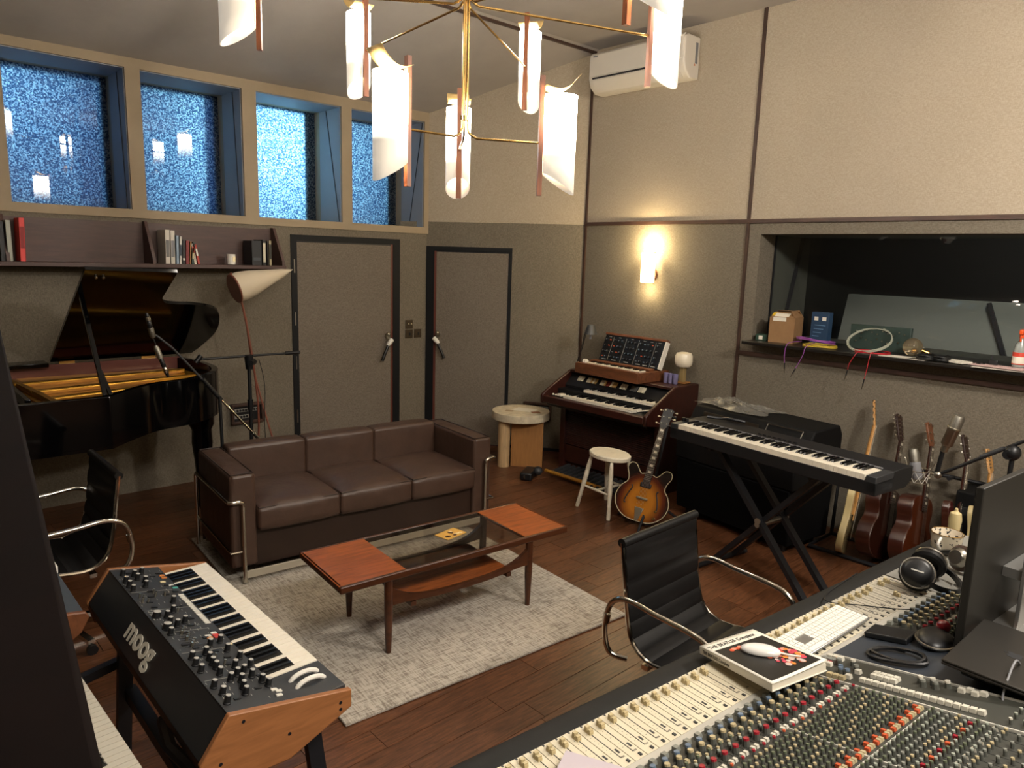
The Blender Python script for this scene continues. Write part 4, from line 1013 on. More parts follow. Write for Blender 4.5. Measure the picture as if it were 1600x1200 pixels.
# panel plane: from the key edge to the back edge
pa, pb_ = Vector((.028, .7845)), Vector((-.133, .8185)); ang = math.atan2(pb_.y-pa.y, pa.x-pb_.x)
PM = Matrix.Translation((pb_.x, 0, pb_.y)) @ Matrix.Rotation(ang, 4, 'Y')     # +x towards keys
PL = (pb_-pa).length
MB().box((PL/2, 0, -.001), (PL, 2*HL-.038, .003), PM).build('control_panel', m_dgrey, sy)
keb = bpy.data.objects.new('keybed', None); COL.objects.link(keb); keb.parent = sy; keb.location = (.195, 0, .762); keb.rotation_euler[2] = PI/2
make_keys(keb, 36, -.37, .515, .0, .165, 0, kw_th=.024, bh=.012, black_len=.62, gap=.0024)
MB().box((.112, -.455, .753), (.165, .158, .022)).build('wheel_block', m_dgrey, sy, bevel=.002)
for dy in (-.465, -.425):
    MB().tube([(.125+.042*math.cos(a), dy, .758+.020*math.sin(a)) for a in [PI*k/10 for k in range(11)]], .007, n=8).build('pitch_wheel', m_white, sy)
kb_ = knob_mesh(.0085, .023, m_blkplas, 14); m_kcap = mat('knob_cap_grey', 'aaa79f', .55)
kc = MB().lathe([(.0068, 0), (.0064, .001), (.001, .0012)], n=14).mesh('knob_cap', m_kcap)
kbig = knob_mesh(.0125, .020, m_blkplas, 16); kcb = MB().lathe([(.0115, 0), (.011, .001), (.001, .0012)], n=16).mesh('knob_cap', m_kcap)
pe = PM.to_euler()
def sk(u, v, big=False): # u: 0 back .. 1 keys, v: 0 near end .. 1 far end
    p = PM @ Vector((PL*u, -HL+.03+(2*HL-.06)*v, .0)); o = place('knob', kbig if big else kb_, sy, p, pe)
    place('knob_cap', kcb if big else kc, o, (0, 0, .020 if big else .023))
kn_list = [(.10, .03), (.14, .075), (.10, .115), (.46, .055), (.50, .085), (.56, .12), (.42, .135), (.58, .155), (.34, .175),
 (.10, .205), (.10, .245), (.13, .285), (.36, .21), (.36, .235), (.38, .265), (.40, .30), (.66, .20), (.78, .135), (.72, .165), (.86, .10), (.90, .075),
 (.58, .345), (.80, .36), (.78, .30), (.86, .245), (.90, .19), (.52, .52), (.48, .605), (.64, .68),
 (.10, .80), (.10, .84), (.10, .88), (.40, .83), (.46, .87), (.36, .90), (.36, .935), (.54, .955), (.16, .95)]
for u, v in kn_list: sk(u, v)
for u, v in ((.14, .49), (.13, .58), (.26, .525), (.30, .57), (.12, .45), (.34, .50)): sk(u, v, (u, v) in ((.14, .49), (.13, .58)))
# slider bank, toggles, buttons
slm = MB().box((0, 0, .006), (.006, .008, .014)).mesh('slider_cap', m_nickel)
for k in range(9):
    v = .36+.014*k; p = PM @ Vector((PL*(.30+.045*(k % 3)), -HL+.03+(2*HL-.06)*v, 0)); place('slider_cap', slm, sy, p, pe)
    MB().box((PL*.34, -HL+.03+(2*HL-.06)*v, .0009), (PL*.30, .002, .0006), PM).build('slider_slot', m_black, sy)
tgm = MB().cyl((0, 0, 0), (0, 0, .016), .0028, .0036, n=8).mesh('toggle', m_nickel)
for u, v in ((.50, .27), (.55, .225), (.10, .70), (.14, .715), (.18, .73), (.12, .74), (.20, .695), (.42, .74), (.46, .755), (.44, .77), (.60, .74), (.56, .60)):
    place('toggle', tgm, sy, PM @ Vector((PL*u, -HL+.03+(2*HL-.06)*v, 0)), pe)
bt = lambda c: MB().box((0, 0, .0016), (.017, .010, .0036)).mesh('button', c)
b_d, b_w, b_o, b_r, b_t, b_y = bt(m_blkplas), bt(mat('button_white', 'd6d2c6', .4)), bt(mat('button_orange', 'c87b3c', .4)), bt(mat('button_red', 'c2403a', .4)), bt(mat('button_teal', '4f9c94', .4)), bt(mat('button_cream', 'd8c79b', .4))
for i in range(16): place('button', b_w, sy, PM @ Vector((PL*.905, -HL+.03+(2*HL-.06)*(.50+.0155*i), 0)), pe)
for u, v, c in ((.70, .395, b_o), (.70, .41, b_w), (.84, .395, b_r), (.84, .41, b_r), (.84, .425, b_w), (.92, .34, b_y), (.93, .80, b_t), (.90, .825, b_w), (.80, .86, b_y), (.90, .90, b_o), (.90, .92, b_o), (.93, .02, b_w), (.98, .04, b_w), (.93, .05, b_w)):
    place('button', c, sy, PM @ Vector((PL*u, -HL+.03+(2*HL-.06)*v, 0)), pe)
for _ in range(60):
    u, v = rnd.uniform(.2, .95), rnd.uniform(.03, .97)
    if any(abs(u-a)*.164 < .02 and abs(v-b) < .022 for a, b in kn_list) or (u > .84 and .48 < v < .76): continue
    place('button', b_d, sy, PM @ Vector((PL*u, -HL+.03+(2*HL-.06)*v, 0)), pe)
m_prt = mat('synth_print', '9c9a92', .6)
mb = MB()
for v in (.155, .325, .465, .635, .79): mb.box((PL*.45, -HL+.03+(2*HL-.06)*v, .0007), (PL*.8, .0012, .0005), PM)
for _ in range(150):
    u, v = rnd.uniform(.04, .96), rnd.uniform(.02, .98); mb.box((PL*u, -HL+.03+(2*HL-.06)*v, .0007), (.0016, rnd.uniform(.006, .014), .0005), PM)
mb.build('panel_print', m_prt, sy, smooth=False)
# lettering reads for somebody at the back of the instrument
bk_a = Vector((-.133, .8175)); bk_b = Vector((-.205, .715)); dn = (bk_b-bk_a).normalized()
BM = Matrix(((0, -dn.x, dn.y, 0), (-1, 0, 0, 0), (0, -dn.y, -dn.x, 0), (0, 0, 0, 1)))
BM.translation = Vector((bk_a.x+dn.x*.090, .17, bk_a.y+dn.y*.090)) + Vector((dn.y*.0015, 0, -dn.x*.0015))
text('maker_lettering', 'moog', .092, mat('lettering_white', 'c9c4b4', .5), sy, BM, ext=.0012, sx=1.12, bold=.0022)
TM = PM @ Matrix.Translation((PL*.06, .13, .0006)) @ Matrix.Rotation(-PI/2, 4, 'Z')
text('panel_lettering', 'MUSE', .028, m_prt, sy, TM, ext=.0003)
# stand
for s in (-1, 1):
    y = s*.42
    for xx, dy in ((.14, .06), (-.12, -.02)):
        MB().bar((xx, y, .64), (xx+(.05 if xx > 0 else -.05), y+s*dy, .0), .045, .03, up=(0, 1, 0)).build('stand_leg', m_black, sy)
    MB().bar((-.17, y, .635), (.18, y, .635), .04, .02).build('stand_arm', m_black, sy)
MB().bar((-.12, -.42, .40), (-.12, .42, .40), .04, .04).build('stand_beam', m_black, sy)
MB().tube([(-.17, -.44, .60), (-.20, -.30, .62), (-.16, -.1, .58)], .018, n=8).build('power_cable', m_blkplas, sy)

# ---------------------------------------------------------------- keyboards at the lower left
k2 = thing('white_keyboard', 'keyboard with white keys in the lower left corner', 'keyboard', (.335, 1.775, 0), R(2))
MB().box((-.05, .0, .70), (.25, .96, .06)).build('case', m_blkplas, k2, bevel=.004)
ke = bpy.data.objects.new('keybed', None); COL.objects.link(ke); ke.parent = k2; ke.location = (.07, 0, .755); ke.rotation_euler[2] = PI/2
make_keys(ke, 39, -.46, .43, 0, .145, 0, kw_th=.02, gap=.003, wm=mat('white_key_plastic', 'b9b2a2', .4))
MB().box((.0, .45, .745), (.14, .04, .05)).build('end_block', m_white, k2, bevel=.004)
for s in (-1, 1): MB().bar((-.05, s*.36, .67), (-.05, s*.36, 0), .05, .05, up=(0, 1, 0)).build('stand_leg', m_black, k2)
k3 = thing('grey_keyboard', 'grey keyboard with dark wooden end left of the large black synthesizer', 'keyboard', (.255, 2.86, 0), R(0))
yz_prism([(.20, .745), (.225, .79), (.215, .81), (.10, .83), (-.20, .83), (-.20, .70), (.12, .69)], -.42, -.40).build('wooden_end', m_walnut, k3, bevel=.004)
yz_prism([(.21, .75), (.215, .80), (.10, .826), (-.20, .826), (-.20, .70), (.12, .70)], -.40, .42).build('case', mat('blue_grey_case', '3c4248', .5), k3, bevel=.003)
MB().box((.195, .0, .82), (.035, .09, .03)).build('white_control_block', m_white, k3, bevel=.004)
for s in (-1, 1): MB().bar((0, s*.3, .70), (0, s*.3, 0), .05, .05, up=(0, 1, 0)).build('stand_leg', m_black, k3)
MB().bar((-.1, -.36, .50), (.36, -.22, .50), .03, .03).build('stand_bar', m_black, k3)

# tall dark wooden cabinet at the left edge
cb_ = thing('tall_cabinet', 'tall dark brown wooden cabinet filling the left edge', 'cabinet', (0, 0, 0))
m_cabw = mat('dark_cabinet_wood', '090403', .8, spec=.05, grain=(4, .3), stretch=(5, 5, 1))
poly = [(.028, .150), (.158, 1.252), (-.28, 1.30), (-.52, .20)]
MB().prism(poly, .02, 1.82).build('body', m_cabw, cb_, bevel=.002)
po2 = [(.0300, .145), (.1610, 1.257), (-.285, 1.305), (-.525, .195)]
MB().prism(po2, 1.82, 1.84).build('top_board', m_cabw, cb_, bevel=.002)
for px_, py_ in ((.02, .22), (.12, 1.18), (-.24, 1.22), (-.44, .26)): MB().cyl((px_-.03, py_, 0), (px_-.03, py_, .02), .025, n=10).build('foot', m_black, cb_)
# ---------------------------------------------------------------- stage piano on X stand
KA = math.atan2(1.30-2.67, 3.74-3.93)    # direction from the player's left end to the right end
sp_ = thing('stage_piano', 'long black stage piano with full keyboard on an X stand', 'stage piano', (3.93, 2.67, .92), KA)
# local +x: towards the right end; +y: away from the player
KL, KD = 1.385, .365
def pr_y(poly, x0, x1, par_mb=None):
    mb = MB(); a = [mb.bm.verts.new((x0, y, z)) for y, z in poly]; b = [mb.bm.verts.new((x1, y, z)) for y, z in poly]; n = len(poly)
    mb.bm.faces.new(list(reversed(a))); mb.bm.faces.new(b)
    for i in range(n): mb.bm.faces.new((a[i], a[(i+1) % n], b[(i+1) % n], b[i]))
    return mb
body_sec = [(0, -.105), (0, -.035), (.165, -.03), (.17, .0), (.25, .006), (KD, .004), (KD, -.07), (KD-.06, -.105)]
pr_y(body_sec, .0, KL).build('case', mat('stage_black', '17181a', .4), sp_, bevel=.003)
for a, b in ((0, .055), (KL-.055, KL)): pr_y([(0, -.09), (0, -.006), (.172, .0), (.172, -.09)], a, b).build('end_cheek', m_dgrey, sp_, bevel=.003)
make_keys(sp_, 52, .065, KL-.062, .0, .165, -.004, kw_th=.030, bh=.012, start=5)
MB().box((KL*.5, .17, .004), (KL-.12, .004, .008)).build('felt_rail', m_grey, sp_)
for k in range(8): MB().box((.53+.035*k, .215, .010), (.018, .008, .006)).build('button', m_black, sp_)
for k in range(2): MB().cyl((.02+.03*k, .10, .0), (.02+.03*k, .10, .022), .012, n=12).build('knob', m_blkplas, sp_)
xs_ = thing('keyboard_stand', 'black X-shaped keyboard stand under the stage piano', 'keyboard stand', (3.93, 2.67, 0), KA)
for y in (.13, .35):
    MB().bar((.30, y, .80), (1.0, y, .03), .03, .045, up=(0, 1, 0)).build('stand_tube', m_black, xs_)
    MB().bar((1.0, y+.032, .80), (.30, y+.032, .03), .03, .045, up=(0, 1, 0)).build('stand_tube', m_black, xs_)
for x, z in ((.30, .80), (1.0, .80)): MB().cyl((x, .04, z+.0), (x, .43, z+.0), .014, n=10).build('support_arm', m_black, xs_)
for x in (.29, 1.01):
    MB().cyl((x, .0, .02), (x, .50, .02), .018, n=10).build('foot_tube', m_black, xs_)
    for y in (.0, .49): MB().cyl((x, y-.01, .02), (x, y+.02, .02), .02, n=10).build('rubber_foot', m_dgrey, xs_)
MB().cyl((.65, .10, .40), (.65, .40, .40), .018, n=12).build('pivot', m_steel, xs_)
MB().cyl((.66, .095, .43), (.66, .085, .43), .02, n=12).build('pivot_disc', m_steel, xs_)
# things on the stage piano
cl_ = tag(MB().tube(cat_curve([(-.14, 0, .02), (-.05, .02, .015), (.02, -.01, .025), (.10, .0, .016), (.06, .03, .012), (-.02, .04, .012)], 5), .010, n=8).build('black_clip', m_black, loc=(4.22, 2.42, .925), rz=R(-70)), 'small black clip and strap lying at the left of the stage piano', 'clip')

# ---------------------------------------------------------------- electric piano case behind it
ep = thing('electric_piano', 'black electric piano with sloping lid behind the stage piano', 'electric piano', (4.68, 3.12, 0), KA)
pr_y([(.0, .46), (.0, .735), (.14, .755), (.20, .855), (.50, .870), (.54, .80), (.54, .46)], 0, 1.04).build('case', mat('tolex_black', '0a0a0b', .7, bump=(300, .3), spec=.2), ep, bevel=.012)
pr_y([(.03, .06), (.0, .46), (.52, .46), (.50, .06)], .02, 1.02).build('lower_cabinet', mat('cloth_black', '0a0a0b', .85, spec=.1), ep, bevel=.01)
for x in (.10, .94):
    for y in (.1, .42): MB().cyl((x, y, 0), (x, y, .06), .03, n=12).build('foot', m_black, ep)
MB().bar((.12, .160, .806), (.62, .160, .806), .008, .035).build('silver_rail', m_steel, ep)
MB().bar((.12, .145, .775), (.66, .145, .775), .006, .02).build('control_strip', m_dgrey, ep)
for (a, b) in (((.68, .147, .775), (.96, .147, .775)), ((.68, .187, .84), (.96, .187, .84)), ((.68, .147, .775), (.68, .187, .84)), ((.96, .147, .775), (.96, .187, .84))):
    MB().bar(a, b, .006, .006).build('label_frame', m_steel, ep)
# crumpled clear bag
m_bag = mat('clear_plastic_bag', '8f8c84', .3, alpha=.45, spec=.5)
mb = MB(); rs = random.Random(3)
def bag(u, v):
    e = (1-abs(2*u-1)**3)*(1-abs(2*v-1)**3)
    return ((u-.5)*.62+.03*math.sin(9*v), (v-.5)*.30+.03*math.sin(7*u), .006+.045*e*(.6+.5*math.sin(13*u+5*v)*math.cos(11*v-3*u))+.012*rs.random()*e)
mb.grid(bag, 34, 20)
tag(mb.build('plastic_bag', m_bag, loc=(4.99, 2.80, .868), rz=KA-.04, ang=12), 'crumpled clear plastic bag on top of the black electric piano', 'plastic bag')

# ---------------------------------------------------------------- guitars
def outline_body(pts, n=5): return [(p.x, p.y) for p in cat_curve([(x, y, 0) for x, y in pts], n, closed=True)]
SEMI = [(0, -.005), (.10, .005), (.175, .06), (.205, .14), (.185, .215), (.145, .265), (.150, .315), (.172, .365), (.155, .405), (.115, .405), (.085, .37), (.060, .345), (.028, .352),
        (-.028, .352), (-.060, .345), (-.085, .37), (-.115, .405), (-.155, .405), (-.172, .365), (-.150, .315), (-.145, .265), (-.185, .215), (-.205, .14), (-.175, .06), (-.10, .005)]
ACOU = [(0, 0), (.11, .01), (.185, .07), (.200, .14), (.175, .215), (.135, .27), (.130, .32), (.145, .38), (.125, .445), (.06, .475), (0, .478), (-.06, .475), (-.125, .445), (-.145, .38), (-.13, .32), (-.135, .27), (-.175, .215), (-.2, .14), (-.185, .07), (-.11, .01)]
SOLID = [(0, .0), (.09, .005), (.15, .05), (.16, .12), (.125, .20), (.115, .26), (.15, .33), (.165, .41), (.135, .44), (.10, .39), (.06, .34), (-.03, .33), (-.06, .35), (-.10, .42), (-.135, .435), (-.15, .38), (-.12, .29), (-.12, .22), (-.155, .13), (-.15, .05), (-.09, .005)]
def offs(outl, t):
    n = len(outl); res = []
    for i in range(n):
        a, b, c = Vector(outl[i-1]), Vector(outl[i]), Vector(outl[(i+1) % n]); d = (c-a).normalized(); res.append((b.x-d.y*t, b.y+d.x*t))
    return res
def guitar(lab, shape, M, body_m, top_m, neck_m, head_m, depth, neck_len, head, btn=None, n_pegs=6, one_side=False, details=None, burst=False, cat='guitar', binding=None, head_face=None):
    """local: body in the xy plane, y up along the neck, +z towards the player/front"""
    t = thing(cat, lab, 'guitar', (0, 0, 0)); t.matrix_world = M
    ol = outline_body(shape)
    MB().prism(ol, -depth, 0).build('body', body_m, t, bevel=.006, seg=3, ang=50)
    if top_m: MB().prism(offs(ol, .004), 0, .003).build('top', top_m, t, ang=50)
    if binding:
        MB().tube([(x, y, 0) for x, y in ol], .0032, n=6, closed=True).build('binding', binding, t)
    yb0 = max(y for x, y in ol if abs(x) < .03)
    y0 = yb0-.06; y1 = yb0+neck_len
    mb = MB()
    rings = []
    for y, w_, d in ((y0, .028, .030), (yb0+.02, .028, .024), (y1, .0215, .020)):
        rings.append([mb.bm.verts.new(q) for q in ((w_, y, .010), (w_*.8, y, .010-d*.6), (0, y, .010-d), (-w_*.8, y, .010-d*.6), (-w_, y, .010))])
    mb.skin(rings); mb.build('neck', neck_m, t, ang=60)
    mb = MB(); ring = [[mb.bm.verts.new(q) for q in ((w_, y, z), (-w_, y, z), (-w_, y, .009), (w_, y, .009))] for y, w_, z in ((y0-.04, .0285, .0155), (y1, .0215, .0145))]
    mb.skin(ring); mb.build('fingerboard', m_rose if neck_m is not m_maple else neck_m, t)
    sc_ = y1-(yb0*.30)
    for k in range(1, 20):
        y = y1-(sc_)*(1-2**(-k/12))
        if y < y0-.03: break
        w_ = .0215+.007*(y1-y)/(y1-y0)
        MB().box((0, y, .0160), (2*w_, .0016, .0014)).build('fret', m_nickel, t)
    if neck_m is not m_maple:
        for k in (1, 3, 5, 7, 9, 12, 15):
            ya = y1-sc_*(1-2**(-(k-.5)/12)); MB().box((0, ya, .0162), (.026, .016, .0008)).build('inlay', m_ivory, t)
    hl = head; HM = Matrix.Translation((0, y1, .006)) @ Matrix.Rotation(R(-13), 4, 'X')
    if one_side: hp = [(-.021, 0), (.021, 0), (.024, .02), (.045, .03), (.052, hl*.5), (.045, hl*.9), (.020, hl), (-.010, hl*.96), (-.026, .05)]
    else: hp = [(-.021, 0), (.021, 0), (.034, .03), (.040, hl*.9), (.018, hl*.97), (.0, hl*.93), (-.018, hl*.97), (-.040, hl*.9), (-.034, .03)]
    o = MB().prism(hp, -.008, .006, HM).build('headstock', head_m, t, bevel=.002)
    if head_face: MB().prism(hp, .006, .0075, HM).build('head_veneer', head_face, o)
    per = n_pegs if one_side else n_pegs//2
    for k in range(per):
        y = .035+(hl-.06)*k/max(1, per-1)
        for s in ((-1,) if one_side else (-1, 1)):
            x = s*.030
            MB().cyl(HM @ Vector((x*.7, y, .006)), HM @ Vector((x*.7, y, .016)), .0045, n=8).build('tuner_post', m_nickel, o)
            MB().cyl(HM @ Vector((x, y, -.004)), HM @ Vector((x+s*.030, y, -.004)), .0022, n=6).build('tuner_shaft', m_nickel, o)
            MB().ball(HM @ Vector((x+s*.032, y, -.004)), .0085, (1.0, .8, .55), n=10, m=6).build('tuner_button', btn or m_nickel, o)
    for k in range(6 if n_pegs > 4 else 4):
        n_ = 6 if n_pegs > 4 else 4; x = (k-(n_-1)/2)
        MB().bar((x*.0098, yb0*.33, .022), (x*.0068, y1+.004, .0185), .0009, .0009).build('string', m_nickel, t)
    return t, y0, y1, yb0
def lean(bottom, head, front, roll=0):
    """matrix for a guitar whose strap end is at bottom and whose neck points to head; front = facing direction"""
    b = Vector(bottom); yv = (Vector(head)-b).normalized(); f_ = Vector(front); zv = (f_-yv*f_.dot(yv)).normalized(); xv = yv.cross(zv)
    return Matrix(((xv.x, yv.x, zv.x, b.x), (xv.y, yv.y, zv.y, b.y), (xv.z, yv.z, zv.z, b.z), (0, 0, 0, 1)))
# sunburst: two-tone lacquer, dark towards the rim
def burst_mat(name, cx, cy, rx, ry):
    m = mat(name, 'b5701f', .18, coat=.7); nt = m.node_tree; N = nt.nodes; L = nt.links; b = N['Principled BSDF']
    tc = N.new('ShaderNodeTexCoord'); mp = N.new('ShaderNodeMapping'); L.new(tc.outputs['Object'], mp.inputs[0])
    mp.inputs['Location'].default_value = (-cx/rx, -cy/ry, 0); mp.inputs['Scale'].default_value = (1/rx, 1/ry, 0)
    ln = N.new('ShaderNodeVectorMath'); ln.operation = 'LENGTH'; L.new(mp.outputs[0], ln.inputs[0])
    rp = N.new('ShaderNodeValToRGB'); e = rp.color_ramp.elements; e[0].position = .42; e[0].color = (*lin('b9741f'), 1); e[1].position = .98; e[1].color = (*lin('160b09'), 1)
    q = e.new(.78); q.color = (*lin('5a2410'), 1); L.new(ln.outputs['Value'], rp.inputs[0]); L.new(rp.outputs[0], b.inputs['Base Color']); return m
mbst = burst_mat('sunburst_lacquer', 0, .14, .205, .235)
m_bind = mat('cream_binding', 'cdbf9c', .4)
gt, gy0, gy1, gyb = guitar('sunburst hollow-body guitar with f-holes on a stand beside the white stool', SEMI,
    lean((4.165, 3.075, .065), (4.62, 3.10, 1.10), (-1, -.36, .35)), m_mahog, mbst, m_mahog, m_rose, .045, .36, .17, btn=m_bind, binding=m_bind, head_face=m_black)
for s in (-1, 1):
    pts = cat_curve([(s*.105, .245, .005), (s*.095, .225, .005), (s*.112, .18, .005), (s*.128, .12, .005), (s*.118, .10, .005)], 5)
    MB().tube(pts, .004, n=6, rr=[.006 if (i < 3 or i > len(pts)-4) else .0045 for i in range(len(pts))]).build('f_hole', m_black, gt)
MB().box((0, .265, .008), (.085, .035, .014)).build('pickup', m_black, gt, bevel=.010, seg=3)
MB().box((0, .165, .012), (.085, .016, .018)).build('bridge', m_nickel, gt, bevel=.003)
MB().prism([(-.035, .095), (.035, .095), (.012, .0), (-.012, .0)], .004, .010).build('tailpiece', m_nickel, gt, bevel=.002)
for y in (.10, .045): MB().cyl((.125, y, .003), (.125, y, .016), .011, .009, n=14).build('control_knob', m_brass, gt)
gs = thing('guitar_stand', 'black tubular stand holding the sunburst guitar', 'guitar stand', (4.27, 3.08, 0))
for a in (100, 200, 320): MB().tube([(.06, 0, .20), (.06+.26*math.cos(R(a)), .26*math.sin(R(a)), .012)], .010, n=8).build('leg', m_black, gs)
MB().tube([(.06, 0, .18), (.26, .01, .80)], .011, n=8).build('pole', m_black, gs)
for s in (-1, 1): MB().tube([(.06, s*.10, .12), (-.06, s*.10, .045), (-.12, s*.10, .06)], .008, n=8).build('cradle_arm', m_black, gs)
MB().bar((.06, -.10, .12), (.06, .10, .12), .02, .02).build('cradle_bar', m_black, gs)
MB().tube([(.26, -.05, .80), (.26, .07, .80)], .011, n=8).build('neck_yoke', m_black, gs)
MB().box((.0, .16, .065), (.03, .08, .11)).build('effect_pedal_box', m_cream, gs, bevel=.004) if False else None
pe_ = thing('small_box', 'small yellow tagged box standing on the floor behind the white stool', 'box', (4.44, 3.22, 0))
MB().box((0, 0, .05), (.05, .07, .10)).build('box_body', m_dgrey, pe_, bevel=.003); MB().box((-.026, 0, .06), (.002, .035, .06)).build('yellow_tag', mat('yellow_tag', 'c9a84e', .6), pe_)

# guitars leaning in a row along the right wall (shown nearly from the side)
rk = (-.45, 1, .1)
guitar('cream solid-body bass guitar with maple neck, leftmost of the wall row', SOLID, lean((4.83, 1.83, .04), (5.30, 1.87, 1.14), (.30, -1, .1)), m_cream, None, m_maple, m_maple, .045, .58, .19, n_pegs=4, one_side=True, cat='bass_guitar')
guitar('twelve-string guitar with many chrome tuners and brown body in the wall row', ACOU, lean((4.93, 1.62, .04), (5.28, 1.705, 1.0), (-.12, -1, .1)), m_mahog, mat('dark_brown_top', '2a120b', .25, coat=.5), m_mahog, m_rose, .10, .33, .20, n_pegs=12, binding=None)
guitar('brown acoustic guitar with slim head in the middle of the wall row', ACOU, lean((4.95, 1.42, .04), (5.27, 1.515, .98), (-.12, -1, .1)), m_mahog, mat('red_brown_top', '4c2210', .25, coat=.5), m_mahog, m_walnut, .10, .33, .17)
guitar('dark red electric guitar with white tuners, second from the right of the wall row', SOLID, lean((4.88, 1.20, .10), (5.27, 1.30, 1.03), (-.12, -1, .1)), m_mahog, mat('wine_lacquer', '3f130f', .2, coat=.6), m_mahog, m_rose, .045, .40, .17, btn=m_white)
guitar('maple-necked guitar with six-in-line tuners at the right end of the wall row', SOLID, lean((4.90, 1.06, .10), (5.27, 1.165, .93), (-.12, -1, .1)), m_cream, mat('pale_top', 'c3ab74', .3), m_maple, m_maple, .045, .34, .17, one_side=True)
rkt = thing('guitar_rack', 'low black rack holding the row of guitars by the wall', 'guitar rack', (5.02, 1.45, 0))
MB().tube([(-.18, -.62, .02), (-.18, .62, .02), (.18, .62, .02), (.18, -.62, .02)], .014, n=8, closed=True).build('base_frame', m_black, rkt)
MB().tube([(.18, -.62, .02), (.22, -.62, .62), (.22, .62, .62), (.18, .62, .02)], .014, n=8).build('rear_frame', m_black, rkt)
for k in range(6): MB().tube([(.22, -.5+k*.2, .62), (.12, -.5+k*.2, .63)], .012, n=8).build('padded_peg', m_black, rkt)
case_ = thing('amplifier', 'black amplifier case behind the guitars at the right wall', 'amplifier', (5.16, 1.02, 0))
MB().box((0, 0, .31), (.26, .50, .58)).build('cabinet', MATS['tolex_black'], case_, bevel=.015)
MB().box((-.135, 0, .28), (.01, .42, .44)).build('grille_cloth', mat('grille_black', '1d1d1c', .9), case_)
for s in (-1, 1): MB().box((0, s*.2, .01), (.2, .03, .02)).build('foot', m_black, case_)
MB().tube([(0, -.08, .60), (0, -.06, .625), (0, .06, .625), (0, .08, .60)], .008, n=8).build('handle', m_black, case_)

# ---------------------------------------------------------------- studio microphones by the desk
mk = thing('condenser_microphone', 'large silver studio microphone hanging before the right wall', 'microphone', (4.40, 1.19, 1.0))
d_ = Vector((0, -.05, .19)).normalized(); MT = d_.to_track_quat('Z', 'Y').to_matrix().to_4x4()
MB().lathe([(.020, 0), (.028, .006), (.031, .012), (.031, .10), (.033, .103)], n=22, M=MT).build('body', m_nickel, mk)
MB().lathe([(.034, .103), (.034, .112), (.031, .114), (.031, .165), (.024, .185), (.001, .192)], n=22, M=MT).build('grille', m_silverfab, mk)
MB().lathe([(.034, .100), (.035, .104), (.035, .114), (.034, .116)], n=22, M=MT).build('grille_ring', m_nickel, mk)
MB().lathe([(.016, -.035), (.020, -.03), (.020, .0)], n=16, M=MT).build('swivel', m_nickel, mk)
MB().tube([(0, .012, -.035), (.0, .028, -.17)], .012, n=10).build('cable_plug', m_blkplas, mk)
bm_ = thing('microphone_stand', 'black boom arm and stand reaching in from the right in front of the guitars', 'microphone stand', (4.40, .90, 0))
MB().tube([(0, .31, .83), (0, -.10, 1.13)], .0095, n=10).build('boom_arm', m_blkplas, bm_)
MB().tube([(0, -.10, 1.13), (0, -.32, 1.27)], .013, n=10).build('boom_arm', m_blkplas, bm_)
MB().tube([(0, .12, .975), (0, .02, 1.045)], .012, n=10).build('boom_clamp', m_dgrey, bm_)
MB().cyl((-.03, -.005, 1.02), (.04, -.005, 1.02), .026, n=14).build('clutch_knob', m_blkplas, bm_)
MB().ball((0, -.02, 1.03), .038, (1, 1, 1.1), n=14).build('clutch', m_blkplas, bm_)
MB().cyl((0, -.02, .02), (0, -.02, 1.0), .012, n=10).build('pole', m_blkplas, bm_)
MB().ball((0, .31, .83), .022, n=12).build('swivel_ball', m_steel, bm_)
for a in (30, 150, 270): MB().tube([(0, -.02, .12), (.28*math.cos(R(a)), -.02+.28*math.sin(R(a)), .013)], .010, n=8).build('leg', m_blkplas, bm_)
m2 = thing('condenser_microphone', 'grey studio microphone in wire shock mount above the desk edge', 'microphone', (4.40, 1.31, .80))
MT2 = Matrix.Translation((0, 0, -.02)) @ Vector((0, .05, .20)).normalized().to_track_quat('Z', 'Y').to_matrix().to_4x4()
MB().lathe([(.022, 0), (.028, .01), (.029, .09), (.027, .10)], n=20, M=MT2).build('body', m_grey, m2)
MB().lathe([(.028, .10), (.028, .15), (.022, .172), (.001, .178)], n=20, M=MT2).build('grille', m_silverfab, m2)
def circ(r, z, y=0, n=24): return [(r*math.cos(2*PI*k/n), y+r*math.sin(2*PI*k/n), z) for k in range(n)]
for r_, z in ((.062, .035), (.050, -.035)): MB().tube(circ(r_, z), .0022, n=6, closed=True).build('mount_ring', m_nickel, m2)
for k in range(8):
    a = 2*PI*k/8; b = a+PI/4
    MB().bar((.062*math.cos(a), .062*math.sin(a), .035), (.05*math.cos(b), .05*math.sin(b), -.035), .0016, .0016).build('elastic', m_white, m2)
    MB().bar((.062*math.cos(b), .062*math.sin(b), .035), (.05*math.cos(a), .05*math.sin(a), -.035), .0016, .0016).build('elastic', m_white, m2)
for s in (-1, 1): MB().tube([(0, s*.058, .035), (0, s*.075, .085), (0, s*.08, .09)], .003, n=6).build('mount_fork', m_nickel, m2)
MB().tube([(0, -.06, .03), (0, -.09, .03)], .006, n=8).build('mount_joint', m_nickel, m2)

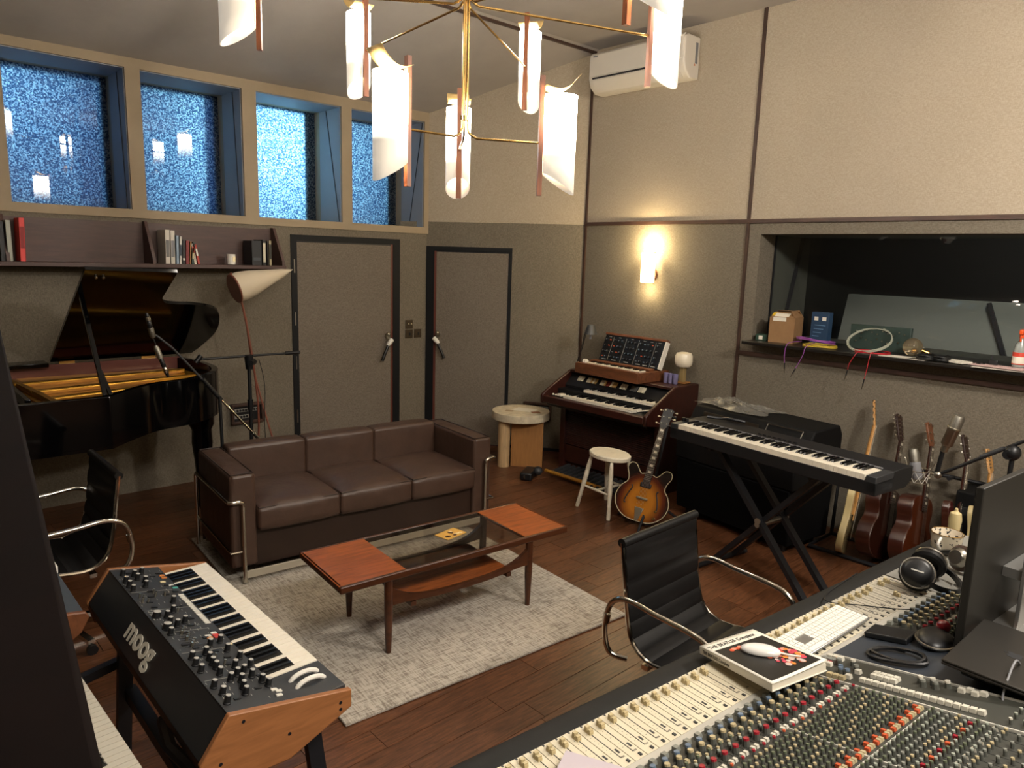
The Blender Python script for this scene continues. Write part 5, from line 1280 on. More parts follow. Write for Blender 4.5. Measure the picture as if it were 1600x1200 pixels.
# ---------------------------------------------------------------- things on the control room sill
ZS = WZ0+.001
bx_ = thing('cardboard_box', 'open brown cardboard box on the control room window sill', 'box', (5.44, 2.69, ZS), R(8))
q = MB(); q.box((0, -.095, .10), (.20, .004, .20)).box((0, .095, .10), (.20, .004, .20)).box((-.10, 0, .10), (.004, .19, .20)).box((.10, 0, .10), (.004, .19, .20)).box((0, 0, .003), (.2, .19, .004))
q.build('carton', m_card, bx_)
MB().bar((-.10, 0, .20), (-.02, 0, .235), .17, .003).build('flap', m_card, bx_); MB().bar((.10, 0, .20), (.03, .0, .245), .17, .003).build('flap', m_card, bx_)
MB().bar((0, -.095, .2), (0, -.06, .25), .19, .003, up=(0, 0, 1)).build('flap', m_card, bx_)
MB().bar((-.103, .02, .168), (-.103, .02, .198), .10, .001, up=(1, 0, 0)).build('paper_label', m_paper, bx_)
MB().bar((-.098, .01, .203), (-.045, .01, .227), .11, .001).build('paper_label', m_paper, bx_)
MB().bar((-.09, .072, .206), (-.04, .072, .229), .035, .0015).build('yellow_tape', mat('yellow_tape', 'd2b22e', .5), bx_)
pk = thing('small_packet', 'small dark green packet with white label at the left end of the sill', 'packet', (5.40, 2.855, ZS), R(14))
MB().box((0, 0, .025), (.10, .09, .05)).build('packet', mat('dark_green', '1d3a2c', .6), pk, bevel=.003); MB().box((-.051, .005, .024), (.001, .030, .030)).build('paper_label', m_paper, pk)
bb_ = thing('blue_box', 'upright dark blue product box behind the purple cable', 'box', (5.53, 2.45, ZS), R(-6))
m_bb = mat('blue_box_print', '1f3a56', .5)
MB().box((0, 0, .125), (.06, .14, .25)).build('carton', m_bb, bb_, bevel=.002)
for y in (.03, -.035): MB().box((-.031, y, .20), (.002, .032, .028)).build('print_icon', m_paper, bb_)
for k in range(4): MB().box((-.031, -.005+.01*k, .15-.028*k), (.002, .09-.012*k, .004)).build('print_line', mat('print_blue', '6f8fae', .5), bb_)
def coil(name, lab, loc, r_, n_, col, th_=.0035, tilt=(0, 0, 0), squash=1, wob=.01, tails=(), cat='cable'):
    m_ = mat('cable_'+col, col, .45); rs = random.Random(len(lab)); pts = []
    for i in range(n_*20):
        a = 2*PI*i/20; k = 1+wob*5*math.sin(a*.37+i*.05); pts.append(((r_*k)*squash*math.cos(a), (r_*k)*math.sin(a), th_*(.9+.75*(i/20))+.003*math.sin(a*2.3)))
    t = thing(name, lab, cat, loc); t.rotation_euler = tilt
    MB().tube(pts, th_, n=6).build('coil', m_, t)
    for p in tails:
        inv = t.rotation_euler.to_matrix().inverted()
        pp_2 = [inv @ (Vector(q)-Vector(loc)) for q in p]
        MB().tube(cat_curve(pp_2, 5), th_*.8, n=6).build('cable_tail', m_, t)
        d = (pp_2[-1]-pp_2[-2]).normalized(); MB().tube([pp_2[-1], pp_2[-1]+d*.045], .0045, n=8).build('jack_sleeve', m_blkplas, t); MB().tube([pp_2[-1]+d*.045, pp_2[-1]+d*.075], .0028, n=8).build('jack_tip', m_chrome, t)
    return t
XF = XR-.165
coil('cable', 'coiled purple cable with two ends hanging off the window sill', (5.42, 2.43, ZS+.030), .130, 6, '8a4a94', tilt=(R(4), R(6), 0), wob=.02,
     tails=[[(5.33, 2.50, ZS+.03), (XF, 2.54, ZS+.02), (XF-.012, 2.555, ZS-.06), (XF-.01, 2.55, ZS-.13)], [(5.34, 2.40, ZS+.03), (XF, 2.40, ZS+.01), (XF-.012, 2.415, ZS-.06), (XF-.01, 2.46, ZS-.16)]])
coil('cable', 'coiled yellow cable under the purple one on the sill', (5.36, 2.37, ZS+.002), .115, 4, 'c8ac3c', wob=.01)
coil('cable', 'coiled grey-white cable leaning against the green unit', (5.42, 2.04, ZS+.075), .145, 4, 'a3a595', tilt=(0, R(-32), 0), th_=.004, wob=.006) 
coil('cable', 'coiled red cable in front of the grey-white coil with hanging ends', (5.34, 1.98, ZS+.002), .11, 3, 'a8242c', wob=.012,
     tails=[[(5.26, 2.02, ZS+.012), (XF, 2.03, ZS+.01), (XF-.012, 2.07, ZS-.07), (XF-.01, 2.08, ZS-.12)], [(5.26, 1.94, ZS+.012), (XF, 1.94, ZS+.01), (XF-.012, 1.95, ZS-.10), (XF-.01, 1.96, ZS-.17)]])
gu = thing('rack_unit', 'dark green panel with small round sockets leaning on the window glass', 'audio unit', (5.555, 2.02, ZS), 0); 
MB().box((0, 0, .09), (.04, .42, .18)).build('front_panel', mat('dark_green_unit', '2b3a34', .4), gu, bevel=.003)
for k in range(20): MB().cyl((-.02, -.17+.037*(k % 10), .06+.06*(k//10)+.012*(k % 3)), (-.027, -.17+.037*(k % 10), .06+.06*(k//10)+.012*(k % 3)), .0055, n=8).build('socket', m_nickel, gu)
gb = thing('globe_bulb', 'large clear globe light bulb with amber glow lying on the sill', 'light bulb', (5.40, 1.745, ZS+.066))
m_amber = mat('amber_glass', (.9, .72, .45), .03, trans=.9)
MB().ball((0, 0, 0), .063, n=24, m=16).build('glass_globe', m_amber, gb); MB().cyl((.02, -.05, -.02), (.035, -.095, -.035), .016, n=12).build('screw_cap', m_brass, gb)
MB().ball((0, -.01, -.02), .018, (1, 1, 1), n=10, m=6).build('filament_mount', m_brass, gb)
def sheet(lab, x, y, dx, dy, rz, col='paper', z=0, nm='paper_sheet', th_=.002):
    return tag(MB().box((0, 0, th_/2), (dx, dy, th_)).build(nm, MATS[col] if col in MATS else mat(col, col, .8), loc=(x, y, ZS+z), rz=R(rz)), lab, 'paper')
sheet('white folded paper beside the red cable on the sill', 5.30, 1.80, .12, .22, 4)
sheet('grey card beside the globe bulb on the sill', 5.28, 1.66, .10, .12, -10, 'c6bdb0')
sheet('white paper strip between the black cables on the sill', 5.31, 1.46, .10, .19, -22, z=.006, th_=.012)
sheet('pinkish leaflet on top of the pile at the sill right end', 5.29, 1.20, .15, .30, -8, 'c7a9a4', z=.008)
sheet('pale leaflet lying under the pinkish one', 5.27, 1.17, .16, .32, 4, 'c9c2b6', z=0)
coil('cable', 'black cable tied in a figure of eight on the sill', (5.29, 1.615, ZS+.002), .050, 5, '111111', th_=.007, wob=.04)
coil('cable', 'second loop of black cable right beside the tied black cable', (5.29, 1.52, ZS+.002), .042, 5, '131313', th_=.007, wob=.04)
coil('earphones', 'small tangle of black earphone wire on the sill', (5.34, 1.315, ZS+.002), .025, 2, '121212', th_=.004, wob=.05, cat='earphones')
ad_ = thing('power_plug', 'small black power plug standing on the sill near the spray bottle', 'plug', (5.35, 1.245, ZS+.011)); MB().box((0, 0, .015), (.03, .05, .03)).build('plug_body', m_black, ad_, bevel=.004); MB().tube([(0, .012, .03), (0, .014, .06)], .004, n=8).build('plug_pin', m_black, ad_)
sb = thing('spray_bottle', 'clear spray bottle with orange trigger and red and green label at the sill right end', 'spray bottle', (5.36, 1.115, ZS+.010))
m_liq = mat('green_liquid', '1d6b50', .15, trans=.5)
MB().lathe([(.030, 0), (.036, .006), (.037, .10), (.030, .145), (.014, .17), (.013, .185)], n=20).build('bottle', mat('clear_bottle', (.86, .93, .88), .1, trans=.7), sb)
MB().lathe([(.028, .002), (.0345, .008), (.0345, .022), (.001, .022)], n=20).build('liquid', m_liq, sb)
MB().lathe([(.0375, .020), (.0378, .022), (.0378, .095), (.0375, .096)], n=20).build('label', mat('red_label', 'c63c2a', .5), sb); MB().lathe([(.0379, .026), (.038, .027), (.038, .068), (.0379, .069)], n=20).build('label_panel', m_paper, sb)
m_or = mat('orange_trigger', 'e2521c', .4)
MB().cyl((0, 0, .185), (0, 0, .205), .016, n=14).build('collar', m_or, sb); MB().box((-.012, .0, .222), (.065, .022, .032)).build('trigger_head', m_or, sb, bevel=.006); MB().tube([(-.03, 0, .21), (-.034, 0, .185), (-.03, 0, .165)], .005, n=8).build('trigger', m_or, sb)
# ---------------------------------------------------------------- mixing console (local x = along it, -y = towards its rear)
mc = thing('mixing_console', 'long studio mixing console with cream fader strips and padded black armrest', 'mixing desk', (.5, 1.25, 0), R(-5.3))
TH_ = math.atan(.22); CT, ST_ = math.cos(TH_), math.sin(TH_)
def KP(u, w_, h=0): return Vector((u, -(.30+w_*CT)+h*ST_*0, .785+w_*ST_+h))
KR = (-TH_, 0, 0)
m_arm = mat('armrest_vinyl', '201f1d', .65, spec=.2, bump=(120, .12), bd=.001)
U0, U1 = .30, 3.15
mb = MB(); sec = [(0.0, .66), (-.0, .735), (-.012, .757), (-.035, .764), (-.075, .762), (-.092, .75), (-.095, .66)]
pr_y(sec, U0+.09, U1).build('armrest', m_arm, mc, bevel=.004)
pr_y(sec, U0, U0+.086).build('armrest_end', m_arm, mc, bevel=.006)
m_con = mat('console_body', '2c2b29', .55); m_cream_p = mat('fader_panel_cream', 'c9bfa6', .45); m_knobp = mat('knob_panel_grey', '35352f', .5)
m_flat = mat('console_flat_grey', '83817a', .5); m_blueg = mat('console_blue_grey', '2f343b', .45)
pr_y([(-.095, .50), (-.095, .765), (-.30, .768), (-1.05, .935), (-1.05, .50)], U0, U1).build('chassis', m_con, mc)
for x in (.42, 1.7, 2.98): MB().box((x, -.62, .25), (.10, .75, .5)).build('pedestal', m_con, mc, bevel=.005)
PIT = .0417
def plate(name, u0, u1, v0, v1, z, m, th_=.007): return MB().box(((u0+u1)/2, -(v0+v1)/2, z), (u1-u0, v1-v0, th_)).build(name, m, mc, bevel=.001)
pl_me = MB().box((0, 0, 0), (PIT-.0022, .172, .008)).mesh('channel_strip', m_cream_p)
slot = MB().box((0, 0, 0), (.0022, .112, .0008)).mesh('fader_slot', m_black)
m_cap = mat('fader_cap_cream', 'b5a57e', .4)
fcap = MB().box((0, 0, .004), (.012, .022, .008)).box((0, .006, .011), (.012, .009, .010)).box((0, -.006, .010), (.012, .007, .006)).mesh('fader_cap', m_cap)
led = MB().box((0, 0, 0), (.007, .010, .004)).mesh('channel_button', m_dgrey); lab_ = MB().box((0, 0, 0), (.006, .016, .0006)).mesh('strip_print', m_dgrey); tick = MB().box((0, 0, 0), (.0015, .004, .0004)).mesh('scale_mark', m_dgrey)
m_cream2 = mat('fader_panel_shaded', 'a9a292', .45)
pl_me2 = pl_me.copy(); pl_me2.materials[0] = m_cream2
nmod = 0; u = .375
while u < 2.40:
    ctr = 1.49 < u < 1.95
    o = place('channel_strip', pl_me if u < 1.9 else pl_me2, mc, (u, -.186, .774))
    if not (1.27 < u < 1.44):
        place('fader_slot', slot, o, (0, -.002, .0043)); fy = .055 if u < 1.5 else .050+.004*math.sin(u*40)
        if u > 2.2 and nmod % 3 == 0: fy = -.03
        place('fader_cap', fcap, o, (0, fy, .0045))
        place('channel_button', led, o, (.006, -.075, .005)); place('strip_print', lab_, o, (.010, -.035, .0044))
    place('front_notch', tick, o, (0, .083, .0046), scale=(3, 1.5, 3))
    u += PIT; nmod += 1
mb = MB(); u = .375
while u < 2.40:
    for k in range(7): mb.box((u-.010, -.135-.014*k, .7784), (.0035 if k % 3 == 0 else .002, .0009, .0004))
    for k in range(3): mb.box((u+.007+.004*k-.004, -.243, .7784), (.0018, .005, .0004))
    u += PIT
st(mb.build('scale_print', m_dgrey, mc, smooth=False), 'stuff')
MB().box(((.35+2.40)/2, -.285, .776), (2.05, .022, .010)).build('silver_rail', mat('pale_rail', 'b9b5aa', .35, .3), mc, bevel=.002)
MB().box(((2.41+U1)/2, -.20, .774), (U1-2.41, .20, .008)).build('blank_panel', m_flat, mc, bevel=.002)
pm_ = Matrix.Translation(KP(0, 0, 0)) @ Matrix.Rotation(-TH_, 4, 'X')
def kpl(name, u0, u1, w0, w1, m, h=-.004): return MB().box(((u0+u1)/2, -(w0+w1)/2, h), (u1-u0, w1-w0, .008), pm_).build(name, m, mc, bevel=.001)
# Matrix: local -y runs up the slope
pm_ = Matrix.Translation((0, -.30, .785)) @ Matrix.Rotation(-TH_, 4, 'X')
kpl('knob_panel', .35, 1.168, 0, .78, m_knobp); kpl('knob_panel', 1.176, 1.488, 0, .78, m_knobp)
kpl('centre_panel', 1.498, 1.652, -.008, .78, m_knobp); kpl('desk_plate', 1.66, 1.952, -.008, .78, m_blueg)
kpl('knob_panel', 1.964, 2.405, 0, .78, m_knobp); kpl('blank_panel', 2.412, U1, 0, .78, m_flat)
m_wl = mat('console_white_line', 'c9c5b8', .5)
for u in (1.172, 1.493, 1.656, 1.958): kpl('divider_strip', u-.0018, u+.0018, 0, .78, m_wl, h=.0005)
kpl('cross_strip', .36, 1.48, .352, .3535, m_wl, h=.0002)
# knobs and buttons
def kmesh(r, h, cap): 
    a = MB().lathe([(r*1.12, 0), (r, h*.25), (r*.86, h*.8), (r*.84, h*.82)], n=8); me = a.mesh('knob', [m_dk, cap]);
    return me
m_dk = mat('console_knob_grey', '4c4d47', .45)
capc = {k: mat('cap_'+k, c, .4) for k, c in dict(cream='a89a78', blue='5d6d80', grey='7b7c74', red='8e1526', orange='b5502e', white='c4bfb0', green='59604c', pale='8f9488').items()}
def make_knob(r, h, cap):
    mb = MB(); prof = [(r*1.12, 0), (r, h*.25), (r*.9, h*.72), (r*.9, h*.74), (r*.84, h), (.0003, h)]
    mb.lathe(prof, n=8); 
    for f in mb.bm.faces:
        if f.calc_center_median().z > h*.72: f.material_index = 1
    return mb.mesh('knob', [m_dk, cap])
KM = {k: make_knob(.0048, .015, capc[k]) for k in capc}
KMB = {k: make_knob(.0085, .020, capc[k]) for k in ('blue', 'cream', 'grey', 'red', 'white')}
BM_ = {}
for k, c in capc.items(): BM_[k] = MB().box((0, 0, .004), (.010, .012, .008), taper=.85).mesh('push_button', c)
BL = {k: MB().box((0, 0, .0055), (.016, .016, .011), taper=.88).mesh('push_button', capc[k]) for k in ('white', 'cream', 'grey')}
items = []   # (kind, mesh, u, w)
def ch_module(u, dense=True):
    items.append(('b', BL['grey'], u-.006, .012)); items.append(('k', KMB['blue'], u+.006, .040)); items.append(('k', KMB['cream'], u-.007, .058)); items.append(('b', BM_['cream'], u+.010, .066))
    for k in range(3): items.append(('k', KM[('green', 'cream', 'pale')[k]], u+(-.010, .010, .0)[k], .082+.010*k))
    items.append(('k', KMB['red'], u-.004, .122)); items.append(('b', BM_['white'], u-.010, .143)); items.append(('b', BM_['white'], u+.004, .143))
    items.append(('k', KM['orange' if int(u*40) % 3 == 0 else 'red'], u+.012, .160))
    for r_ in range(8):
        for s in (-.0095, .0095): items.append(('k', KM['green' if (r_+int(u*90)) % 3 else 'cream'], u+s, .180+.0185*r_))
    for k in range(3): items.append(('b', BM_['cream' if k else 'orange'], u-.012+.011*k, .335))
    items.append(('b', BM_['orange'], u+.008, .322))
    for r_ in range(9):
        for s in (-.010, .009): items.append(('k', KM[['pale', 'grey', 'green', 'cream', 'pale'][(r_*2+int(u*60)) % 5]], u+s+.002*math.sin(r_*3), .365+.020*r_))
    if int(u*24) % 1 == 0:
        items.append(('b', BM_['red' if int(u*24) % 2 else 'orange'], u, .452)); items.append(('b', BM_['white'], u+.010, .502))
    for r_ in range(7): items.append(('k', KM['cream' if r_ % 2 else 'grey'], u-.006+.012*(r_ % 2), .555+.024*r_))
u = .375
while u < 2.39:
    if not (1.47 < u < 1.97): ch_module(u)
    u += PIT
for k in range(17): items.append(('b', BL['white'], 1.532, .155+.0185*k))
for k in range(2):
    for j in range(4): items.append(('b', BL['white'], 1.575+.018*k, .165+.0*k+.018*j))
for k, (u, w_) in enumerate(((1.60, .05), (1.615, .085), (1.585, .11), (1.62, .27), (1.60, .285), (1.625, .30), (1.605, .315), (1.63, .335))): items.append(('k', KMB['white' if k % 2 else 'grey'], u, w_))
for k in range(3): items.append(('b', BL['white'], 1.63, .005+.017*k)); items.append(('b', BL['grey'], 1.605, .002+.017*k))
for k in range(3): items.append(('b', BL['white'], 1.575, -.001+.017*k)); items.append(('b', BM_['red'], 1.590, -.001+.014*k)); items.append(('b', BL['cream'], 1.53, -.0+.018*k)); items.append(('b', BL['cream'], 1.512, .07+.018*k))
items.append(('b', BM_['blue'], 1.585, .062)); items.append(('b', BL['white'], 1.53, .115)); items.append(('b', BL['white'], 1.575, .12))
for k in range(2): items.append(('k', KMB['blue'], 1.545, .085+.02*k))
for k in range(4): items.append(('b', BL['white'], 1.625+.012*(k % 2), .37+.016*k))
for k in range(9):
    for j in range(4): items.append(('k', KM['pale' if (k+j) % 3 else 'white'], 1.525+.034*j+.005*(k % 2), .515+.028*k))
campos = mc.matrix_basis.copy(); M_mc = Matrix.Translation((.5, 1.25, 0)) @ Matrix.Rotation(R(-5.3), 4, 'Z'); inv_mc = M_mc.inverted()
cloc = inv_mc @ Vector((0, 0, HC)); aim = inv_mc.to_3x3() @ _f; rgt = inv_mc.to_3x3() @ _r2; upv = inv_mc.to_3x3() @ _u2
def infr(p):
    v = p-cloc; z = v.dot(aim)
    return z > 0 and abs(FPX*v.dot(rgt)/z) < 830 and abs(FPX*v.dot(upv)/z) < 640
for kind, nm, lim in (('k', 'knob', 295), ('b', 'push_button', 295)):
    L_ = [(KP(u, w_), me) for k, me, u, w_ in items if k == kind]
    L_.sort(key=lambda q: (not infr(q[0]), (q[0]-cloc).length))
    for p, me in L_[:lim]: place(nm, me, mc, p+Vector((0, 0, .0005)), KR)
    big = bmesh.new(); tmp = {}
    mats_ = []
    for p, me in L_[lim:]:
        base = {}
        for i, q in enumerate(me.materials):
            if q not in mats_: mats_.append(q)
            base[i] = mats_.index(q)
        n0 = len(big.verts); nf = len(big.faces); big.from_mesh(me); big.verts.ensure_lookup_table(); big.faces.ensure_lookup_table()
        T = Matrix.Translation(p) @ Matrix.Rotation(-TH_, 4, 'X')
        for v in big.verts[n0:]: v.co = T @ v.co
        for f in big.faces[nf:]: f.material_index = base[f.material_index]
    if L_[lim:]:
        me = bpy.data.meshes.new(nm+'s'); big.to_mesh(me)
        for q in mats_: me.materials.append(q)
        o = bpy.data.objects.new(nm+'_field', me); COL.objects.link(o); o.parent = mc; o['kind'] = 'stuff'
    big.free()
# yellow tick marks and module seams on the knob panels
mb = MB(); u = .375
while u < 2.39:
    if not (1.47 < u < 1.97):
        mb.box((u+PIT/2, -.39, .0004), (.0008, .76, .0006), pm_)
        for w_ in (.107, .312, .348): mb.box((u, -w_, .0004), (.03, .0012, .0006), pm_)
    u += PIT
st(mb.build('module_seams', mat('seam_dark', '141412', .7), mc, smooth=False), 'stuff')

# ---------------------------------------------------------------- things on the console
def on_desk(name, lab, cat, u, v, z, rz=0, tilt=0):
    p = M_mc @ Vector((u, -v, z)); t = thing(name, lab, cat, p, R(-5.3)+rz)
    if tilt: t.rotation_euler = (tilt, 0, R(-5.3)+rz)
    return t
def KW(w_): return .30+w_*CT, .785+w_*ST_
bk = on_desk('song_book', 'large white bordered black songbook lying under the computer mouse', 'book', 1.395, .222, .812, R(-8), R(-6))
BW, BH = .225, .27
MB().box((0, 0, .001), (BW, BH, .002)).build('back_cover', m_paper, bk)
MB().box((.001, 0, .0115), (BW-.006, BH-.006, .019)).build('page_block', mat('page_edges', 'cfc8b6', .8), bk)
MB().box((-BW/2+.001, 0, .0115), (.002, BH, .023)).build('spine', m_paper, bk)
mb = MB()
def cov(u, v): return (-BW/2+BW*u, -BH/2+BH*v, .0225+.010*max(0, u*.7+(1-v)*.7-.75)**1.5*2)
mb.grid(cov, 12, 14); mb.build('front_cover', m_paper, bk, thick=.001)
mb = MB()
def cov2(u, v):
    x, y = -BW/2+.012+(BW-.024)*u, -BH/2+.012+(BH-.060)*v; q = cov((x+BW/2)/BW, (y+BH/2)/BH); return (x, y, q[2]+.0008)
mb.grid(cov2, 12, 14); mb.build('cover_picture', mat('cover_black', '1b1a19', .35), bk)
m_txt = mat('print_black', '1c1b1a', .6)
text('cover_title', 'THE BEATLES Complete', .0235, m_txt, bk, Matrix.Translation((-BW/2+.010, BH/2-.036, .0238)), ext=.0003, sx=.78)
SPM = Matrix(((0, 0, -1, -BW/2-.0004), (-1, 0, 0, BH/2-.012), (0, 1, 0, .006), (0, 0, 0, 1)))
text('spine_title', 'THE BEATLES Complete', .0145, m_txt, bk, SPM, ext=.0003, sx=.72)
cols_ = [mat('petal_'+c, c, .6) for c in ('c4522f', 'd98a72', 'b53a4a', 'c9782c', 'b9a39a')]
for k in range(46):
    a = rnd.random()*2*PI; rr2 = rnd.random()**.5; x = .045+.052*rr2*math.cos(a); y = -.055+.052*rr2*math.sin(a)
    z = cov2((x+BW/2-.012)/(BW-.024), (y+BH/2-.012)/(BH-.06))[2]
    MB().cyl((0, 0, 0), (0, 0, .0006), rnd.uniform(.005, .011), n=7).build('printed_blossom', cols_[k % 5], bk, loc=(x, y, z+.0004+.0002*(k % 5)))
for k in range(4): MB().cyl((0, 0, 0), (0, 0, .0006), .008, n=7).build('printed_blossom', cols_[k % 2], bk, loc=(-.055+.012*k, .062+.004*(k % 2), .0240))
mo = on_desk('computer_mouse', 'white computer mouse lying on the black songbook', 'mouse', 1.400, .212, .8385, R(28), R(-6))
mb = MB(); MB_ = mb
mb.ball((0, 0, .004), 1, (.029, .057, .017), n=24, m=14)
for v in mb.bm.verts: v.co.z = max(0, v.co.z)
mb.build('shell', mat('mouse_white', 'd9d6cf', .2, coat=.5), mo)
MB().tube(circ(.01, 0, 0, 4)[:0] or [(0, -.056, .004), (0, -.075, .002), (.0, -.11, .002)], .003, n=8).build('cable_plug', m_white, mo)
kbp = on_desk('computer_keyboard', 'slim white and aluminium computer keyboard lying on the desk faders', 'keyboard', 1.745, .208, .7905, R(1.5))
MB().box((0, 0, .004), (.43, .115, .008)).build('aluminium_base', mat('aluminium', 'b4b3b0', .35, .9), kbp, bevel=.003)
kk = MB().box((0, 0, .0095), (.0165, .0155, .004)).mesh('key_cap', m_white); 
for r_ in range(6):
    y = -.046+.0182*r_
    for c_ in range(22):
        x = -.20+.0190*c_
        if r_ == 0 and 3 <= c_ <= 7: continue
        if r_ in (2, 3) and 4 <= c_ <= 6: continue
        place('key_cap', kk, kbp, (x, y, 0))
MB().box((-.105, -.046, .0095), (.092, .0155, .004)).build('space_bar', m_white, kbp)
pg = tag(MB().box((0, 0, .0008), (.15, .20, .0016)).build('printed_sheet', mat('leaflet_lilac', 'b5aab0', .7), loc=M_mc @ Vector((.66, -.30, .806)), rz=R(25)), 'pale lilac printed leaflet at the lower edge on the fader panel', 'paper')
for k in range(9): MB().box((-.03+.0*k, .085-.010*k, .0018), (.07-.005*(k % 3), .003, .0004)).build('print_line', m_txt, pg)
for k in range(5): MB().cyl((0, 0, 0), (0, 0, .0005), .010-.001*k, n=8).build('print_figure', mat('print_plum', '5c2f44', .6), pg, loc=(.02+.01*k, -.03-.012*(k % 3), .0017))

# external drive, trackball, cable, laptop, monitor
v_, z_ = KW(.065); hd = on_desk('external_drive', 'flat black external drive lying on the dark plate of the desk', 'hard drive', 1.885, v_, z_+.001, R(4), -TH_)
MB().box((0, 0, .010), (.085, .13, .019)).build('enclosure', m_blkplas, hd, bevel=.005, seg=3)
v_, z_ = KW(.185); tbk = on_desk('trackball', 'black trackball mouse with silver rim and glossy red ball', 'trackball', 1.915, v_, z_+.004, R(-75), -TH_*.4)
mb = MB(); mb.ball((0, 0, .006), 1, (.052, .080, .034), n=24, m=14)
for v in mb.bm.verts: v.co.z = max(0, v.co.z)
mb.build('shell', m_blkplas, tbk)
MB().tube([(.053*math.cos(2*PI*k/28), .082*math.sin(2*PI*k/28), .009) for k in range(28)], .004, n=8, closed=True).build('silver_rim', m_steel, tbk)
MB().ball((.012, .045, .040), .021, n=20, m=14).build('ball', mat('red_ball', '8c0f1e', .12, coat=.8), tbk)
v_, z_ = KW(.155); cc_ = coil('cable', 'thick black cable coiled on the dark plate before the laptop', M_mc @ Vector((1.735, -v_, z_+.003)), .078, 2, '0d0d0e', tilt=(-TH_, 0, R(-5.3)), th_=.0055, squash=.62, wob=.02)
lpz = .915
lpt = on_desk("laptop", "closed dark grey laptop lying on the desk below the monitor", "laptop", 1.816, .713, lpz, R(4), 0)
m_lap = mat('space_grey', '3a3733', .38, .7)
MB().box((0, 0, .003), (.355, .25, .008)).build('base', m_lap, lpt, bevel=.0035, seg=3); MB().box((0, 0, .0108), (.355, .25, .0065)).build('screen_lid', m_lap, lpt, bevel=.003, seg=3)
# apple-shaped mark
lg = cat_curve([(0, .012, 0), (.007, .0155, 0), (.0125, .010, 0), (.0095, .004, 0), (.0125, -.003, 0), (.008, -.0125, 0), (.0, -.0112, 0), (-.008, -.0125, 0), (-.0135, -.002, 0), (-.012, .0095, 0), (-.006, .0145, 0)], 4, closed=True)
MB().prism([(p.x*1.3, p.y*1.3) for p in lg], .0141, .0145).build('lid_mark', m_black, lpt); MB().prism([(.000, .020), (.002, .027), (.007, .030), (.006, .023)], .0141, .0145).build('lid_mark_leaf', m_black, lpt)
MB().box((-.0, .05, -.018), (.25, .08, .034)).build('rubber_riser', m_black, lpt, bevel=.004)
cbl = thing('cable', 'grey cable running from the laptop down over the white buttons', 'cable', (0, 0, 0))
cp = [M_mc @ Vector(q) for q in ((1.785, -.735, lpz+.01), (1.72, -.74, lpz+.045), (1.66, -.745, lpz+.01), (1.64, -.75, lpz-.035), (1.62, -.80, lpz-.02))]
MB().tube(cat_curve(cp, 6), .0028, n=8).build('cable_run', m_grey, cbl)
mn = on_desk('monitor', 'large aluminium backed computer monitor seen from behind at the right edge', 'monitor', 1.855, .56, 0, R(0))
MB().box((.33, 0, 1.1085), (.66, .022, .493)).build('housing', mat('monitor_aluminium', '211f1b', .5, .3), mn, bevel=.004, seg=3)
MB().box((.33, .0115, 1.1085), (.65, .003, .483)).build('screen', mat('screen_black', '0b0b0d', .1), mn)
MB().box((.33, -.07, 1.0), (.20, .012, .24)).build('stand_neck', MATS['aluminium'], mn, bevel=.002)
MB().bar((.33, -.012, .862+.19), (.33, -.07, .862+.19), .18, .03).build('neck_joint', MATS['aluminium'], mn)
MB().box((.33, -.09, .884), (.22, .20, .008), Matrix.Rotation(0, 4, 'X')).build('stand_foot', MATS['aluminium'], mn, bevel=.002)

# headphones, cup
def headphones(lab, u, v, z, rz, pad, cup, face, lean_=R(62)):
    t = on_desk('headphones', lab, 'headphones', u, v, z, rz)
    A_ = Matrix.Translation((0, 0, .008)) @ Matrix.Scale(1.2, 4) @ Matrix.Translation((-.075, -.0, .050)) @ Matrix.Rotation(R(-55), 4, 'Y') @ Matrix.Rotation(R(8), 4, 'X')
    B_ = Matrix.Translation((0, 0, .012)) @ Matrix.Scale(1.2, 4) @ Matrix.Translation((.085, .0, .040)) @ Matrix.Rotation(R(70), 4, 'Y')
    for M, n_ in ((A_, 0), (B_, 1)):
        MB().lathe([(.001, .022), (.030, .022), (.042, .014), (.047, .0), (.045, -.008)], n=28, M=M).build('ear_cup', cup, t)
        MB().lathe([(.046, -.008), (.052, -.014), (.052, -.026), (.044, -.034), (.030, -.030), (.030, -.010)], n=28, M=M).build('ear_pad', pad, t)
        MB().lathe([(.0475, .003), (.0495, .001), (.0495, -.004), (.0475, -.006)], n=28, M=M).build('cup_ring', face, t)
        MB().box((0, 0, .0225), (.004, .035, .001), M).build('cup_print', m_white, t)
    hb = cat_curve([(-.105, -.02, .055), (-.10, -.075, .035), (-.045, -.125, .016), (.03, -.125, .014), (.10, -.08, .025), (.115, -.02, .045)], 7)
    mb = MB(); rings = []
    for i, p in enumerate(hb):
        k = .6+.4*math.sin(PI*i/(len(hb)-1)); rings.append([mb.bm.verts.new(p+Vector(q)) for q in ((0, -.006, -.013*k), (0, .006, -.013*k), (0, .006, .013*k), (0, -.006, .013*k))])
    mb.skin(rings); mb.build('headband', m_blkplas, t, bevel=.003)
    return t
headphones('black closed headphones with silver rings lying on the grey end panel', 2.44, .22, .783, R(10), m_blkleather, m_blkplas, m_steel)
hp2 = on_desk('headphones', 'brown and silver headphones half hidden behind the monitor', 'headphones', 2.72, .27, .783, R(-20))
MB().lathe([(.001, .02), (.028, .02), (.038, .010), (.040, 0), (.036, -.006)], n=26, M=Matrix.Translation((-.05, 0, .055)) @ Matrix.Rotation(R(-75), 4, 'Y')).build('ear_cup', m_steel, hp2)
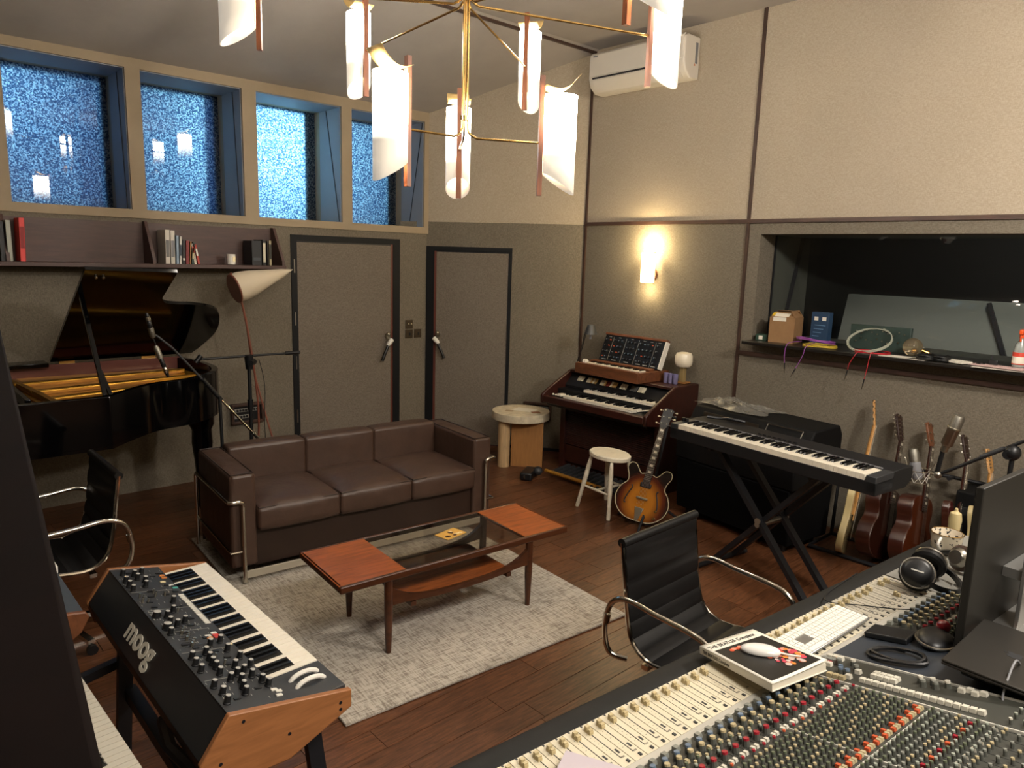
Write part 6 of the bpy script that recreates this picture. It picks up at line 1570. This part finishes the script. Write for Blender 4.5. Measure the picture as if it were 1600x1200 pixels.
MB().lathe([(.040, -.004), (.052, -.010), (.052, -.022), (.040, -.030), (.03, -.028)], n=26, M=Matrix.Translation((-.05, 0, .055)) @ Matrix.Rotation(R(-75), 4, 'Y')).build('ear_pad', mat('brown_pad', '4f3a2e', .5), hp2)
MB().tube(cat_curve([(-.05, .04, .06), (-.02, .10, .035), (.05, .12, .02), (.11, .07, .02)], 6), .009, n=8).build('headband', m_blkleather, hp2)
mg = on_desk('cup', 'wide white cup with black speckles standing on the end of the desk', 'cup', 2.86, .135, .779, 0)
m_spk = mat('speckled_ceramic', 'cfc4ae', .25, coat=.4); nt = m_spk.node_tree; N = nt.nodes; L = nt.links; b = N['Principled BSDF']
tc = N.new('ShaderNodeTexCoord'); nz = N.new('ShaderNodeTexNoise'); nz.inputs['Scale'].default_value = 62; nz.inputs['Detail'].default_value = 2; L.new(tc.outputs['Object'], nz.inputs['Vector'])
rp = N.new('ShaderNodeValToRGB'); e = rp.color_ramp.elements; e[0].position = .60; e[0].color = (*lin('cfc4ae'), 1); e[1].position = .62; e[1].color = (*lin('24262e'), 1); L.new(nz.outputs['Fac'], rp.inputs[0]); L.new(rp.outputs[0], b.inputs['Base Color'])
MB().lathe([(.040, .0), (.050, .004), (.056, .020), (.060, .078), (.0625, .084), (.060, .086), (.057, .080), (.053, .022), (.045, .008), (.001, .007)], n=32).build('bowl', m_spk, mg)
MB().tube([(-.060-.022*math.sin(PI*k/10)*1.1, .0, .026+.048*k/10+.0) for k in range(11)], .006, n=10).build('handle', m_white, mg)
MB().tube([(.0612*math.cos(2*PI*k/36), .0612*math.sin(2*PI*k/36), .085) for k in range(36)], .002, n=6, closed=True).build('rim_line', m_brass, mg)
MB().cyl((0, 0, .03), (0, 0, .032), .053, n=24).build('tea', mat('tea', '5b3418', .2), mg)
wv = on_desk('wooden_egg_shaker', 'small cream coloured bulb shaker standing behind the speckled cup', 'shaker', 3.02, .10, .779)
MB().lathe([(.018, 0), (.020, .02), (.024, .06), (.027, .10), (.022, .128), (.008, .138), (.006, .150), (.001, .152)], n=20).build('shaker_body', m_cream, wv)
cbw = thing('cable', 'thin black cable trailing across the armrest to the fader panel', 'cable', (0, 0, 0))
MB().tube(cat_curve([M_mc @ Vector(q) for q in ((2.35, -.02, .768), (2.10, -.045, .768), (1.98, -.10, .785), (2.05, -.18, .785), (2.14, -.29, .79), (2.2, -.36, .81))], 8), .002, n=6).build('cable_run', m_blkplas, cbw)
